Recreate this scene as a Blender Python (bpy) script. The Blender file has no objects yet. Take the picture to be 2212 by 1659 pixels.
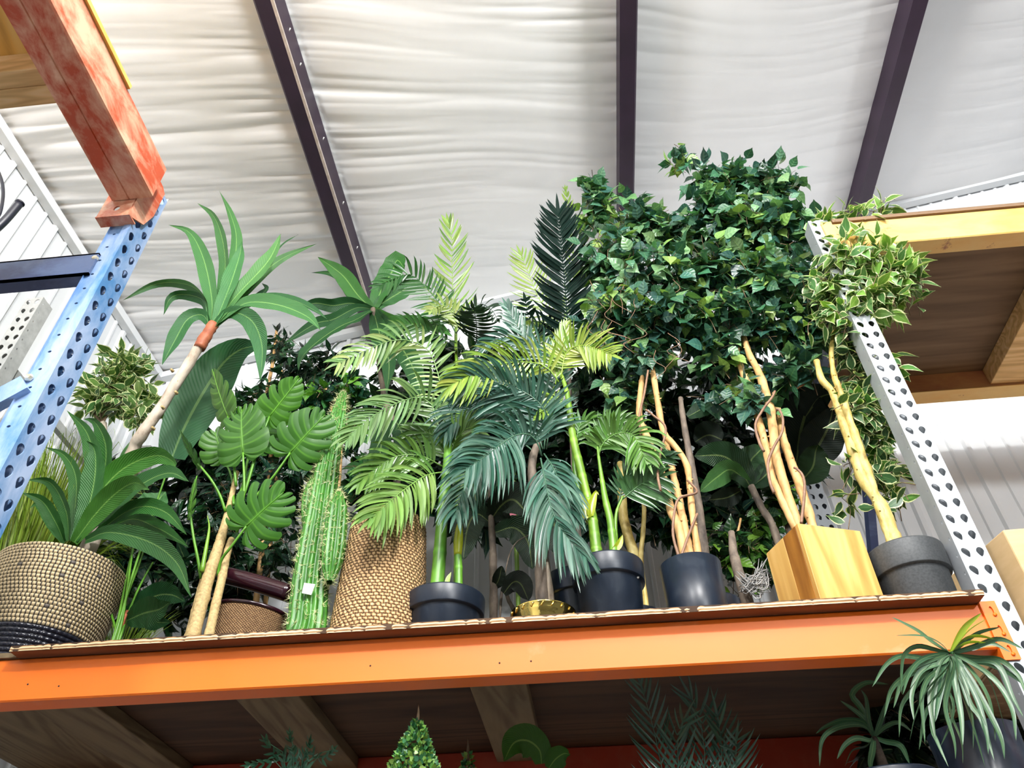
import bpy, math, random
import numpy as np
from mathutils import Matrix, Vector
random.seed(7); RNG = np.random.default_rng(11)
C = bpy.context.scene.collection

# ------------------------------------------------------------------ camera
yaw, pitch, roll, FPX = -0.08794387, 0.740723, -0.01862311, 1671.675
cy, sy, cp, sp = math.cos(yaw), math.sin(yaw), math.cos(pitch), math.sin(pitch)
F_ = np.array([sy*cp, cy*cp, sp]); R0 = np.array([cy, -sy, 0.0]); U0 = np.cross(R0, F_)
R_ = math.cos(roll)*R0 + math.sin(roll)*U0; U_ = -math.sin(roll)*R0 + math.cos(roll)*U0
EYE = np.array([0.0, 0.0, 1.5])
cam_d = bpy.data.cameras.new('camera'); cam = bpy.data.objects.new('camera', cam_d); C.objects.link(cam)
cam_d.sensor_width = 36.0; cam_d.lens = 36.0*FPX/2212; cam_d.clip_start = 0.05; cam_d.clip_end = 200
M = Matrix(((R_[0], U_[0], -F_[0], EYE[0]), (R_[1], U_[1], -F_[1], EYE[1]), (R_[2], U_[2], -F_[2], EYE[2]), (0, 0, 0, 1)))
cam.matrix_world = M
bpy.context.scene.camera = cam

# ------------------------------------------------------------------ light and exposure
vs = bpy.context.scene.view_settings
vs.view_transform = 'Standard'; vs.look = 'None'; vs.gamma = 1.0; vs.exposure = 0.17; vs.use_curve_mapping = False
W = bpy.data.worlds.new('hall_fill'); bpy.context.scene.world = W; W.use_nodes = True  # uniform fill light, added to reach the hall from every side
bg = W.node_tree.nodes['Background']; bg.inputs[0].default_value = (0.86, 0.93, 1.0, 1); bg.inputs[1].default_value = 0.18

def lamp(name, loc, power, radius, col=(1, 1, 1)):
    d = bpy.data.lights.new(name, 'POINT'); d.energy = power; d.shadow_soft_size = radius; d.color = col
    o = bpy.data.objects.new(name, d); C.objects.link(o); o.location = loc; return o
lamp('unseen_lamp', (0.95, -1.5, 5.0), 600, 0.13, (1.0, 0.985, 0.96))
lamp('unseen_lamp', (3.6, -5.2, 4.6), 900, 0.2, (0.95, 0.98, 1.0))  # unseen lamp at right, moved low to brighten the wall there
lamp('unseen_lamp', (-0.7, -0.9, 4.45), 235, 0.14, (1.0, 0.995, 0.98))  # added out of frame to brighten the ceiling
lamp('unseen_lamp', (-2.0, -5.5, 4.5), 110, 0.2, (1.0, 0.98, 0.95))  # added far back left to throw more light on the ceiling

# ------------------------------------------------------------------ helpers: geometry
def ray(px, py):
    return F_ + R_*(px-1106)/FPX - U_*(py-829.5)/FPX
def at(px, py, Y):
    d = ray(px, py); return EYE + d*(Y/d[1])
def pts(lst, Y0, Y1=None):
    """pixel path -> world path, depth going from Y0 to Y1"""
    if Y1 is None: Y1 = Y0
    n = max(1, len(lst)-1)
    return np.array([at(p[0], p[1], Y0+(Y1-Y0)*i/n) for i, p in enumerate(lst)])
def nrm(v):
    v = np.asarray(v, float); return v/(np.linalg.norm(v, axis=-1, keepdims=True)+1e-12)
def resample(P, n):
    P = np.asarray(P, float)
    if len(P) < 2: P = np.vstack([P, P+[0, 0, .01]])
    if len(P) > 2:
        Q = np.vstack([2*P[0]-P[1], P, 2*P[-1]-P[-2]]); out = []
        for i in range(len(P)-1):
            p0, p1, p2, p3 = Q[i:i+4]; t = np.linspace(0, 1, 12, endpoint=False)[:, None]
            out.append(.5*((2*p1)+(-p0+p2)*t+(2*p0-5*p1+4*p2-p3)*t**2+(-p0+3*p1-3*p2+p3)*t**3))
        P = np.vstack(out+[P[-1:]])
    s = np.r_[0, np.cumsum(np.linalg.norm(np.diff(P, axis=0), axis=1))]; q = np.linspace(0, s[-1], n+1)
    return np.stack([np.interp(q, s, P[:, k]) for k in range(3)], 1)
def tangents(P):
    return nrm(np.gradient(P, axis=0))

class MB:
    def __init__(s): s.v = []; s.f = []; s.uv = []; s.c = []; s.n = 0
    def add(s, V, F, UV=None, col=(1, 1, 1)):
        V = np.asarray(V, float); k = len(V)
        s.v.append(V); s.f += [tuple(i+s.n for i in f) for f in F]
        s.uv.append(np.zeros((k, 2)) if UV is None else np.asarray(UV, float))
        c = np.asarray(col, float); s.c.append(np.tile(c, (k, 1)) if c.ndim == 1 else c); s.n += k
    def grid(s, V, UV=None, col=(1, 1, 1), wrap=False):
        """V: (rows, cols, 3)"""
        a, b = V.shape[:2]; F = []
        for i in range(a-1):
            for j in range(b if wrap else b-1):
                j2 = (j+1) % b; F.append((i*b+j, i*b+j2, (i+1)*b+j2, (i+1)*b+j))
        c = np.asarray(col, float)
        s.add(V.reshape(-1, 3), F, None if UV is None else UV.reshape(-1, 2), c if c.ndim == 1 else c.reshape(-1, 3))
    def box(s, lo, hi, col=(1, 1, 1)):
        x0, y0, z0 = lo; x1, y1, z1 = hi
        V = [(x0, y0, z0), (x1, y0, z0), (x1, y1, z0), (x0, y1, z0), (x0, y0, z1), (x1, y0, z1), (x1, y1, z1), (x0, y1, z1)]
        s.add(V, [(0, 3, 2, 1), (4, 5, 6, 7), (0, 1, 5, 4), (1, 2, 6, 5), (2, 3, 7, 6), (3, 0, 4, 7)], None, col)
    def hexa(s, V, col=(1, 1, 1)):
        s.add(V, [(0, 3, 2, 1), (4, 5, 6, 7), (0, 1, 5, 4), (1, 2, 6, 5), (2, 3, 7, 6), (3, 0, 4, 7)], None, col)
    def prism(s, prof, a, b, axis, col=(1, 1, 1)):
        """profile (list of 2-D points) swept along axis from a to b"""
        def mk(p, t):
            return {'x': (t, p[0], p[1]), 'y': (p[0], t, p[1]), 'z': (p[0], p[1], t)}[axis]
        n = len(prof); V = [mk(p, a) for p in prof]+[mk(p, b) for p in prof]
        F = [(i, (i+1) % n, n+(i+1) % n, n+i) for i in range(n)]+[tuple(range(n)), tuple(range(2*n-1, n-1, -1))]
        s.add(V, F, None, col)
    def tube(s, P, r, n=8, m=12, col=(1, 1, 1), wob=0, cap=True, ribs=None):
        P = resample(P, m); T = tangents(P)
        r = np.interp(np.linspace(0, 1, m+1), np.linspace(0, 1, len(r)), r) if hasattr(r, '__len__') else np.full(m+1, r)
        if ribs is not None: r = r*ribs(np.linspace(0, 1, m+1))
        up = np.array([0, 0, 1.]) if abs(T[0][2]) < .9 else np.array([1., 0, 0])
        A = nrm(np.cross(T[0], up)); rings = []
        for i in range(m+1):
            A = nrm(A-T[i]*(A@T[i])); B = np.cross(T[i], A); th = np.arange(n)*2*math.pi/n
            rr = r[i]*(1+wob*RNG.normal(size=n)) if wob else np.full(n, r[i])
            rings.append(P[i]+np.cos(th)[:, None]*A*rr[:, None]+np.sin(th)[:, None]*B*rr[:, None])
        V = np.array(rings); UV = np.stack(np.broadcast_arrays(np.arange(n)[None]/n, np.linspace(0, 1, m+1)[:, None]), -1)
        k0 = s.n; s.grid(V, UV, col, wrap=True)
        if cap: s.f.append(tuple(k0+np.arange(n)[::-1])); s.f.append(tuple(k0+m*n+np.arange(n)))
    def lathe(s, prof, cx, cy, n=40, col=(1, 1, 1), sq=1.0, fn=None):
        V = np.array([[(cx+r*math.cos(2*math.pi*j/n), cy+r*sq*math.sin(2*math.pi*j/n), z) for j in range(n)] for r, z in prof])
        UV = np.stack(np.broadcast_arrays(np.arange(n)[None]/n, np.linspace(0, 1, len(prof))[:, None]), -1)
        s.grid(V, UV, col, wrap=True)
    def build(s, name, mat, parent=None, smooth=True):
        me = bpy.data.meshes.new(name); V = np.concatenate(s.v)
        o = bpy.data.objects.new(name, me)
        if parent is not None:
            q = parent
            while q is not None: V = V-np.array(q.location); q = q.parent
        me.from_pydata(V.tolist(), [], s.f)
        uvl = me.uv_layers.new(name='UVMap'); li = np.zeros(len(me.loops), dtype=np.int32); me.loops.foreach_get('vertex_index', li)
        uvl.data.foreach_set('uv', np.concatenate(s.uv)[li].astype(np.float32).ravel())
        ca = me.color_attributes.new('Col', 'FLOAT_COLOR', 'POINT'); cc = np.concatenate(s.c)
        ca.data.foreach_set('color', np.c_[cc, np.ones(len(cc))].astype(np.float32).ravel())
        if mat is not None: me.materials.append(mat)
        if smooth: me.polygons.foreach_set('use_smooth', [True]*len(me.polygons))
        me.update(); C.objects.link(o)
        if parent is not None: o.parent = parent
        return o
def tag(o, label=None, cat=None, group=None, kind=None):
    if label: o['label'] = label
    if cat: o['category'] = cat
    if group: o['group'] = group
    if kind: o['kind'] = kind
    return o
def thing(name, loc, label, cat, group=None):
    o = bpy.data.objects.new(name, None); o.empty_display_size = .05; C.objects.link(o)
    o.location = tuple(float(x) for x in loc); return tag(o, label, cat, group)
def bevel(o, w, seg=2):
    m = o.modifiers.new('bevel', 'BEVEL'); m.width = w; m.segments = seg; m.limit_method = 'ANGLE'; m.angle_limit = .6; return o

# ------------------------------------------------------------------ helpers: materials
def newmat(name):
    m = bpy.data.materials.new(name); m.use_nodes = True; nt = m.node_tree
    return m, nt, nt.nodes['Principled BSDF'], nt.nodes['Material Output']
def N(nt, t, **kw):
    n = nt.nodes.new(t)
    for k, v in kw.items(): setattr(n, k, v)
    return n
def ramp(nt, fac, stops):
    r = N(nt, 'ShaderNodeValToRGB'); el = r.color_ramp.elements
    while len(el) > 1: el.remove(el[-1])
    el[0].position = stops[0][0]; el[0].color = (*stops[0][1], 1)
    for p, c in stops[1:]:
        e = el.new(p); e.color = (*c, 1)
    nt.links.new(fac, r.inputs[0]); return r.outputs[0]
def coords(nt, scale=(1, 1, 1), kind='Object', rot=(0, 0, 0)):
    tc = N(nt, 'ShaderNodeTexCoord'); mp = N(nt, 'ShaderNodeMapping'); mp.inputs['Scale'].default_value = scale; mp.inputs['Rotation'].default_value = rot
    nt.links.new(tc.outputs[kind], mp.inputs[0]); return mp.outputs[0]
def noise(nt, vec, scale, detail=4, rough=.55, dist=0):
    n = N(nt, 'ShaderNodeTexNoise'); n.inputs['Scale'].default_value = scale; n.inputs['Detail'].default_value = detail
    n.inputs['Roughness'].default_value = rough; n.inputs['Distortion'].default_value = dist; nt.links.new(vec, n.inputs['Vector']); return n.outputs['Fac']
def bump(nt, h, bsdf, strength=.3, dist=.002):
    b = N(nt, 'ShaderNodeBump'); b.inputs['Strength'].default_value = strength; b.inputs['Distance'].default_value = dist
    nt.links.new(h, b.inputs['Height']); nt.links.new(b.outputs[0], bsdf.inputs['Normal'])
def math_(nt, op, a, b=None, c=None):
    n = N(nt, 'ShaderNodeMath', operation=op)
    for i, x in enumerate((a, b, c)):
        if x is None: continue
        if isinstance(x, (int, float)): n.inputs[i].default_value = x
        else: nt.links.new(x, n.inputs[i])
    return n.outputs[0]
def mixc(nt, fac, a, b, mode='MIX'):
    n = N(nt, 'ShaderNodeMix', data_type='RGBA', blend_type=mode)
    for s, x in ((n.inputs[0], fac), (n.inputs[6], a), (n.inputs[7], b)):
        if isinstance(x, (int, float)): s.default_value = x
        elif isinstance(x, tuple): s.default_value = (*x, 1)
        else: nt.links.new(x, s)
    return n.outputs[2]
def simple(name, stops, scale=6, rough=.5, metal=0, stretch=(1, 1, 1), bs=.0, bd=.002, detail=5, dist=0, kind='Object', spec=.5, usecol=False):
    m, nt, b, out = newmat(name); v = coords(nt, stretch, kind); f = noise(nt, v, scale, detail, .6, dist)
    c = ramp(nt, f, stops)
    if usecol:
        a = N(nt, 'ShaderNodeVertexColor', layer_name='Col'); c = mixc(nt, 1.0, c, a.outputs[0], 'MULTIPLY')
    nt.links.new(c, b.inputs['Base Color'])
    b.inputs['Roughness'].default_value = rough; b.inputs['Metallic'].default_value = metal; b.inputs['Specular IOR Level'].default_value = spec
    if bs: bump(nt, f, b, bs, bd)
    return m
def leafmat(name, rough=.42, transl=.3, veins=0, vamt=.25, midrib=.5, varieg=False, spec=.5, tint=(1.25, 1.35, .6)):
    """base colour comes from the leaf's own colour; uv: x across (0..1), y along (0..1)"""
    m, nt, b, out = newmat(name)
    a = N(nt, 'ShaderNodeVertexColor', layer_name='Col').outputs[0]
    uv = N(nt, 'ShaderNodeUVMap', uv_map='UVMap'); sx = N(nt, 'ShaderNodeSeparateXYZ'); nt.links.new(uv.outputs[0], sx.inputs[0])
    ax = math_(nt, 'ABSOLUTE', math_(nt, 'MULTIPLY_ADD', sx.outputs[0], 2.0, -1.0))
    ns = noise(nt, coords(nt, (1, 1, 1)), 22, 3)
    a = mixc(nt, 1.0, a, (.74, .68, .74), 'MULTIPLY')
    base = mixc(nt, math_(nt, 'MULTIPLY', math_(nt, 'SUBTRACT', ns, .3), .5), a, mixc(nt, 1.0, a, (1.35, 1.3, .8), 'MULTIPLY'))
    h = None
    if veins:
        w = math_(nt, 'SINE', math_(nt, 'MULTIPLY', math_(nt, 'SUBTRACT', sx.outputs[1], math_(nt, 'MULTIPLY', ax, .16)), veins*6.2832))
        h = w; vv = math_(nt, 'MULTIPLY', math_(nt, 'GREATER_THAN', w, .86), vamt)
        base = mixc(nt, vv, base, mixc(nt, 1.0, base, (1.9, 1.9, 1.5), 'MULTIPLY'))
    if midrib:
        mr = math_(nt, 'MULTIPLY', math_(nt, 'LESS_THAN', ax, .055), midrib)
        base = mixc(nt, mr, base, mixc(nt, .35, mixc(nt, 1.0, base, (2.6, 2.4, 2.0), 'MULTIPLY'), (.45, .55, .2)))
    if varieg:
        n2 = noise(nt, coords(nt, (1, 1, 1)), 60, 3)
        e = math_(nt, 'ADD', math_(nt, 'POWER', ax, 1.5), math_(nt, 'MULTIPLY', n2, .5))
        e2 = math_(nt, 'ADD', e, math_(nt, 'MULTIPLY', math_(nt, 'POWER', math_(nt, 'ABSOLUTE', math_(nt, 'MULTIPLY_ADD', sx.outputs[1], 2, -1)), 6), .35))
        fac = math_(nt, 'SMOOTH_MIN', 1.0, math_(nt, 'MAXIMUM', 0.0, math_(nt, 'MULTIPLY', math_(nt, 'SUBTRACT', e2, .84), 7.0)), .1)
        base = mixc(nt, fac, base, (.72, .75, .42))
    nt.links.new(base, b.inputs['Base Color']); b.inputs['Roughness'].default_value = rough; b.inputs['Specular IOR Level'].default_value = spec
    if h is not None: bump(nt, h, b, .35, .0012)
    t = N(nt, 'ShaderNodeBsdfTranslucent'); nt.links.new(mixc(nt, 1.0, base, tint, 'MULTIPLY'), t.inputs[0])
    mx = N(nt, 'ShaderNodeMixShader'); mx.inputs[0].default_value = transl
    nt.links.new(b.outputs[0], mx.inputs[1]); nt.links.new(t.outputs[0], mx.inputs[2]); nt.links.new(mx.outputs[0], out.inputs[0])
    return m
def paint(name, base, wear, wearcol, scale=9, rough=.35, thr=.62, metal=0, bs=.05, stretch=(1, 1, 1), soft=.05, dirt=None):
    m, nt, b, out = newmat(name); v = coords(nt, stretch); f = noise(nt, v, scale, 8, .65, .3); f2 = noise(nt, v, scale*.3, 3)
    c0 = ramp(nt, f2, [(.3, tuple(x*.9 for x in base)), (.7, tuple(min(1, x*1.08) for x in base))])
    k = ramp(nt, math_(nt, 'MULTIPLY_ADD', f2, .35, math_(nt, 'MULTIPLY', f, .75)), [(thr-soft, (0, 0, 0)), (thr+soft, (1, 1, 1))])
    c1 = mixc(nt, math_(nt, 'MULTIPLY', k, wear), c0, wearcol)
    if dirt:
        f3 = noise(nt, coords(nt, (1, 1, 1)), dirt[1], 6, .7); k3 = ramp(nt, f3, [(dirt[2], (0, 0, 0)), (dirt[2]+.07, (1, 1, 1))]); c1 = mixc(nt, k3, c1, dirt[0])
    nt.links.new(c1, b.inputs['Base Color']); b.inputs['Roughness'].default_value = rough; b.inputs['Metallic'].default_value = metal
    if bs: bump(nt, f, b, bs, .002)
    return m
def wood(name, stops, axis='x', scale=5, rough=.6, ringmix=.5, knots=False, bs=.15):
    st = {'x': (.12, 1, 1), 'y': (1, .12, 1), 'z': (1, 1, .12)}[axis]
    m, nt, b, out = newmat(name); v = coords(nt, st); f = noise(nt, v, scale*6, 6, .6, 1.2); g = noise(nt, v, scale*1.3, 3, .5, .8)
    w = math_(nt, 'SINE', math_(nt, 'MULTIPLY', g, 60)); w = math_(nt, 'MULTIPLY_ADD', w, .5, .5)
    h = math_(nt, 'MULTIPLY_ADD', w, ringmix*.5, math_(nt, 'MULTIPLY', f, 1-ringmix*.5)); c = ramp(nt, h, stops)
    if knots:
        vo = N(nt, 'ShaderNodeTexVoronoi'); vo.inputs['Scale'].default_value = 3.2; nt.links.new(coords(nt, (.8, 1, 1)), vo.inputs['Vector'])
        k = ramp(nt, vo.outputs['Distance'], [(.02, (1, 1, 1)), (.11, (0, 0, 0))]); c = mixc(nt, math_(nt, 'MULTIPLY', k, .7), c, tuple(x*.35 for x in stops[0][1]))
    nt.links.new(c, b.inputs['Base Color']); b.inputs['Roughness'].default_value = rough; b.inputs['Specular IOR Level'].default_value = .3
    if bs: bump(nt, f, b, bs, .001)
    return m

MT = {}
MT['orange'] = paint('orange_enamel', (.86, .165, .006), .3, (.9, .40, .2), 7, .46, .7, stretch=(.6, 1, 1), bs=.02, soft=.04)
MT['redorange'] = paint('worn_red_enamel', (.58, .085, .025), .95, (.85, .52, .34), 17, .4, .57, stretch=(1, .55, 1), bs=.2, soft=.09, dirt=((.06, .025, .03), 8, .64))
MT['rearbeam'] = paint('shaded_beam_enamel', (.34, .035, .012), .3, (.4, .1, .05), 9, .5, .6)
MT['galv'] = simple('galvanised_steel', [(.3, (.38, .41, .44)), (.55, (.48, .51, .54)), (.75, (.43, .46, .49))], 7, .38, .2, bs=.02)
MT['greysteel'] = simple('grey_painted_steel', [(.3, (.3, .31, .3)), (.7, (.42, .43, .42))], 30, .55, .0, bs=.03)
MT['blue'] = paint('scuffed_blue_paint', (.07, .22, .47), .9, (.42, .52, .72), 13, .35, .55, stretch=(1, 1, .35), bs=.3, soft=.10, dirt=((.55, .47, .38), 26, .70))
MT['bluebrace'] = paint('blue_brace_paint', (.03, .05, .13), .3, (.2, .3, .5), 9, .4, .62, stretch=(.4, 1, 1), bs=.1)
MT['yellowbeam'] = paint('ochre_beam_paint', (.72, .33, .05), .8, (.8, .55, .2), 7, .45, .48, stretch=(.4, 1, 1), soft=.12, dirt=((.35, .12, .05), 9, .63))
MT['rustbeam'] = paint('rusted_beam_paint', (.4, .13, .06), .7, (.55, .28, .1), 10, .6, .5, stretch=(.4, 1, 1), soft=.1)
MT['zinc'] = simple('zinc_bolt', [(.3, (.6, .55, .42)), (.7, (.8, .76, .62))], 60, .35, .6)
MT['purlin'] = simple('maroon_purlin_primer', [(.3, (.020, .009, .022)), (.7, (.032, .014, .036))], 5, .5, 0, bs=.02)
MT['purlinglint'] = simple('painted_edge_highlight', [(.3, (.45, .38, .33)), (.7, (.62, .54, .5))], 30, .5)  # pale colour stands for the highlight along the purlin corner
MT['plyedge'] = None
MT['pallet'] = None
MT['blackpot'] = simple('black_plastic_pot', [(.3, (.006, .010, .019)), (.55, (.009, .015, .027)), (.75, (.03, .038, .05))], 9, .36, 0, bs=.04, dist=1.5, spec=.4)
MT['greypot'] = simple('speckled_charcoal_pot', [(.35, (.028, .031, .034)), (.6, (.05, .054, .056))], 160, .55, 0, bs=.08)
MT['soil'] = simple('dark_potting_fill', [(.3, (.015, .01, .007)), (.7, (.06, .04, .025))], 40, .9, 0, bs=.6, bd=.01)
MT['barktan'] = simple('tan_smooth_bark', [(.25, (.17, .08, .03)), (.36, (.5, .28, .10)), (.7, (.68, .42, .18))], 30, .6, 0, stretch=(1, 1, .6), bs=.35, bd=.004, usecol=True)
MT['barkgrey'] = simple('mottled_grey_bark', [(.3, (.03, .022, .018)), (.5, (.13, .1, .075)), (.72, (.26, .2, .15))], 28, .75, 0, stretch=(1, 1, .45), bs=.5, bd=.004, usecol=True)
MT['barkpale'] = simple('pale_grey_bark', [(.28, (.2, .13, .09)), (.42, (.42, .34, .26)), (.7, (.62, .54, .44))], 26, .75, 0, stretch=(1, 1, .5), bs=.4, bd=.003, usecol=True)
MT['barkgold'] = simple('olive_gold_bark', [(.28, (.16, .1, .02)), (.45, (.46, .34, .09)), (.7, (.68, .56, .22))], 34, .55, 0, stretch=(1, 1, .5), bs=.6, bd=.004)
MT['cane'] = simple('fibrous_tan_cane', [(.3, (.3, .2, .08)), (.6, (.52, .38, .17))], 130, .7, 0, bs=.3, bd=.002, usecol=True)
MT['vine'] = simple('brown_vine', [(.3, (.16, .08, .045)), (.7, (.3, .17, .1))], 30, .6, 0, bs=.2)
MT['twig'] = simple('pale_brown_twig', [(.3, (.1, .06, .03)), (.7, (.22, .15, .08))], 30, .7)
MT['wrap'] = simple('rust_brown_wrap', [(.3, (.2, .045, .02)), (.7, (.42, .13, .055))], 22, .6, 0, bs=.5, bd=.006)
MT['palmstem'] = simple('green_cane_stem', [(.3, (.08, .19, .015)), (.6, (.2, .36, .03)), (.8, (.3, .44, .08))], 12, .4, 0, stretch=(1, 1, .4), usecol=True)
MT['leaf'] = leafmat('leaf_broad', .42, .22, veins=0, midrib=.55)
MT['leafrib'] = leafmat('leaf_ribbed', .5, .2, spec=.35, veins=34, vamt=.12, midrib=.6)
MT['monstera'] = leafmat('leaf_monstera', .42, .3, veins=0, midrib=0)
MT['palm'] = leafmat('palm_leaflet', .30, .2, midrib=.3, spec=.6)
MT['palmdark'] = leafmat('palm_leaflet_dark', .6, .03, midrib=.1, spec=.08)
MT['ficus'] = leafmat('ficus_leaf', .3, .2, veins=5, vamt=.12, midrib=.4)
MT['variegated'] = leafmat('variegated_leaf', .42, .25, midrib=.3, varieg=True)
MT['grass'] = leafmat('grass_blade', .45, .3, midrib=0)
MT['spider'] = leafmat('spider_blade', .36, .12, veins=0, midrib=.8, spec=.4)
MT['cactus'] = simple('cactus_skin', [(.3, (.03, .13, .012)), (.6, (.06, .23, .025)), (.78, (.26, .46, .15))], 16, .4, 0, stretch=(1, 1, .25), bs=.1, usecol=True)
MT['spine'] = simple('pale_spine', [(.3, (.5, .55, .22)), (.7, (.72, .72, .42))], 30, .5)
MT['white'] = simple('white_tag_card', [(.3, (.75, .75, .72)), (.7, (.85, .85, .82))], 30, .5)
MT['ink'] = simple('tag_print', [(.3, (.1, .1, .1)), (.7, (.15, .15, .15))], 30, .5)
MT['pinktag'] = simple('dull_red_tag', [(.3, (.25, .02, .05)), (.7, (.32, .03, .07))], 30, .5)
MT['gold'] = simple('polished_brass', [(.3, (.75, .52, .12)), (.7, (.85, .65, .2))], 12, .12, 1.0, bs=.25, bd=.01)
MT['blackrubber'] = simple('black_rubber', [(.3, (.004, .005, .012)), (.7, (.009, .011, .022))], 12, .4)
MT['card'] = simple('cardboard_tan', [(.3, (.56, .38, .18)), (.7, (.68, .48, .26))], 5, .8, 0, stretch=(.3, 1, 4), bs=.05)
MT['silver'] = simple('silvery_vine_wire', [(.3, (.1, .1, .1)), (.7, (.5, .49, .47))], 40, .4, .3)
MT['darkroll'] = simple('dark_oxblood_plastic', [(.3, (.012, .004, .007)), (.7, (.035, .006, .012))], 8, .18)
MT['boxwood'] = leafmat('boxwood_leaf', .35, .25, midrib=.15)
MT['planter'] = wood('golden_acacia_boards', [(.2, (.42, .2, .045)), (.5, (.62, .36, .1)), (.8, (.78, .53, .2))], 'z', 2.2, .4, .5, bs=.05)
MT['planterdark'] = wood('dark_acacia_board', [(.2, (.2, .07, .012)), (.5, (.4, .17, .03)), (.8, (.55, .29, .07))], 'z', 3, .4, .6, bs=.05)
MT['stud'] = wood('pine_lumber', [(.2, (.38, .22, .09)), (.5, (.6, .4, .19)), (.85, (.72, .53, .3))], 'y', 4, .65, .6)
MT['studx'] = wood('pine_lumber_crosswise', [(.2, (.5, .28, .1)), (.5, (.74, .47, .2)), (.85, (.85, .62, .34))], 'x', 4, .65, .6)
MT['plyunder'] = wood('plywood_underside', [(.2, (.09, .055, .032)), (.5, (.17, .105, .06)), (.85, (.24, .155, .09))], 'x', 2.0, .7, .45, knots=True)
MT['plyshade'] = wood('plywood_shade_darkened', [(.2, (.035, .017, .009)), (.5, (.065, .034, .017)), (.85, (.10, .055, .028))], 'x', 2.4, .75, .6)  # wood darkened to hold the shade under the shelf
MT['bouncelit'] = wood('bounce_lit_ply', [(.2, (.10, .045, .022)), (.5, (.16, .075, .036)), (.85, (.21, .105, .05))], 'x', 3, .7, .5)  # reddish brown stands for light bounced off the orange beam
MT['studshade'] = wood('pine_shade_darkened', [(.2, (.09, .06, .03)), (.5, (.16, .115, .06)), (.85, (.22, .165, .09))], 'y', 4, .7, .6)  # shaded copy of the pine lumber, for planks at the plant shelf
MT['plyyellow'] = wood('plywood_bright', [(.2, (.5, .25, .05)), (.5, (.8, .45, .1)), (.85, (.88, .6, .2))], 'y', 2.4, .6, .7)
def mk_plyedge():
    m, nt, b, out = newmat('plywood_layered'); tc = N(nt, 'ShaderNodeTexCoord'); s = N(nt, 'ShaderNodeSeparateXYZ'); nt.links.new(tc.outputs['Object'], s.inputs[0])
    nz = noise(nt, coords(nt, (.3, 1, 3)), 18, 6, .7)
    zz = math_(nt, 'ADD', s.outputs[2], math_(nt, 'MULTIPLY', nz, .0035))
    l = math_(nt, 'SINE', math_(nt, 'MULTIPLY', zz, 6.2832/.0085)); f = math_(nt, 'MULTIPLY_ADD', l, .35, math_(nt, 'MULTIPLY', nz, .9))
    c = ramp(nt, f, [(.15, (.3, .15, .06)), (.35, (.62, .4, .2)), (.75, (.8, .6, .36))]); nt.links.new(c, b.inputs['Base Color']); b.inputs['Roughness'].default_value = .8
    bump(nt, f, b, .6, .003); return m
MT['plyedge'] = mk_plyedge()
def mk_weave(name, c0, c1, c2, nu, nv, dist=.006):
    """woven strands: u around, v up"""
    m, nt, b, out = newmat(name); uv = N(nt, 'ShaderNodeUVMap', uv_map='UVMap'); s = N(nt, 'ShaderNodeSeparateXYZ')
    nz = N(nt, 'ShaderNodeTexNoise'); nz.inputs['Scale'].default_value = 40; nt.links.new(uv.outputs[0], nz.inputs['Vector'])
    nt.links.new(uv.outputs[0], s.inputs[0])
    n1 = noise(nt, coords(nt, (1, 1, 1)), 45, 3)
    v = math_(nt, 'ADD', math_(nt, 'MULTIPLY', s.outputs[1], nv), math_(nt, 'MULTIPLY', n1, .9)); row = math_(nt, 'FLOOR', v); fv = math_(nt, 'FRACT', v)
    odd = math_(nt, 'MULTIPLY', math_(nt, 'MODULO', row, 2.0), .5)
    u = math_(nt, 'ADD', math_(nt, 'ADD', math_(nt, 'MULTIPLY', s.outputs[0], nu), odd), math_(nt, 'MULTIPLY', fv, .12)); fu = math_(nt, 'FRACT', u)
    hu = math_(nt, 'SINE', math_(nt, 'MULTIPLY', fu, math.pi)); hv = math_(nt, 'SINE', math_(nt, 'MULTIPLY', fv, math.pi))
    h = math_(nt, 'POWER', math_(nt, 'MULTIPLY', hu, hv), .5); n3 = noise(nt, coords(nt, (1, 1, 1)), 120, 3)
    hh = math_(nt, 'MULTIPLY', h, math_(nt, 'MULTIPLY_ADD', n3, .9, .45))
    nt.links.new(ramp(nt, hh, [(.12, c0), (.5, c1), (.9, c2)]), b.inputs['Base Color']); b.inputs['Roughness'].default_value = .6
    bump(nt, h, b, .9, dist); return m
MT['wicker'] = mk_weave('twisted_seagrass_weave', (.05, .022, .008), (.42, .23, .09), (.72, .48, .24), 56, 44)
MT['wickerdark'] = mk_weave('brown_fine_weave', (.03, .012, .005), (.2, .1, .04), (.42, .25, .11), 80, 40, .004)

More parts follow.
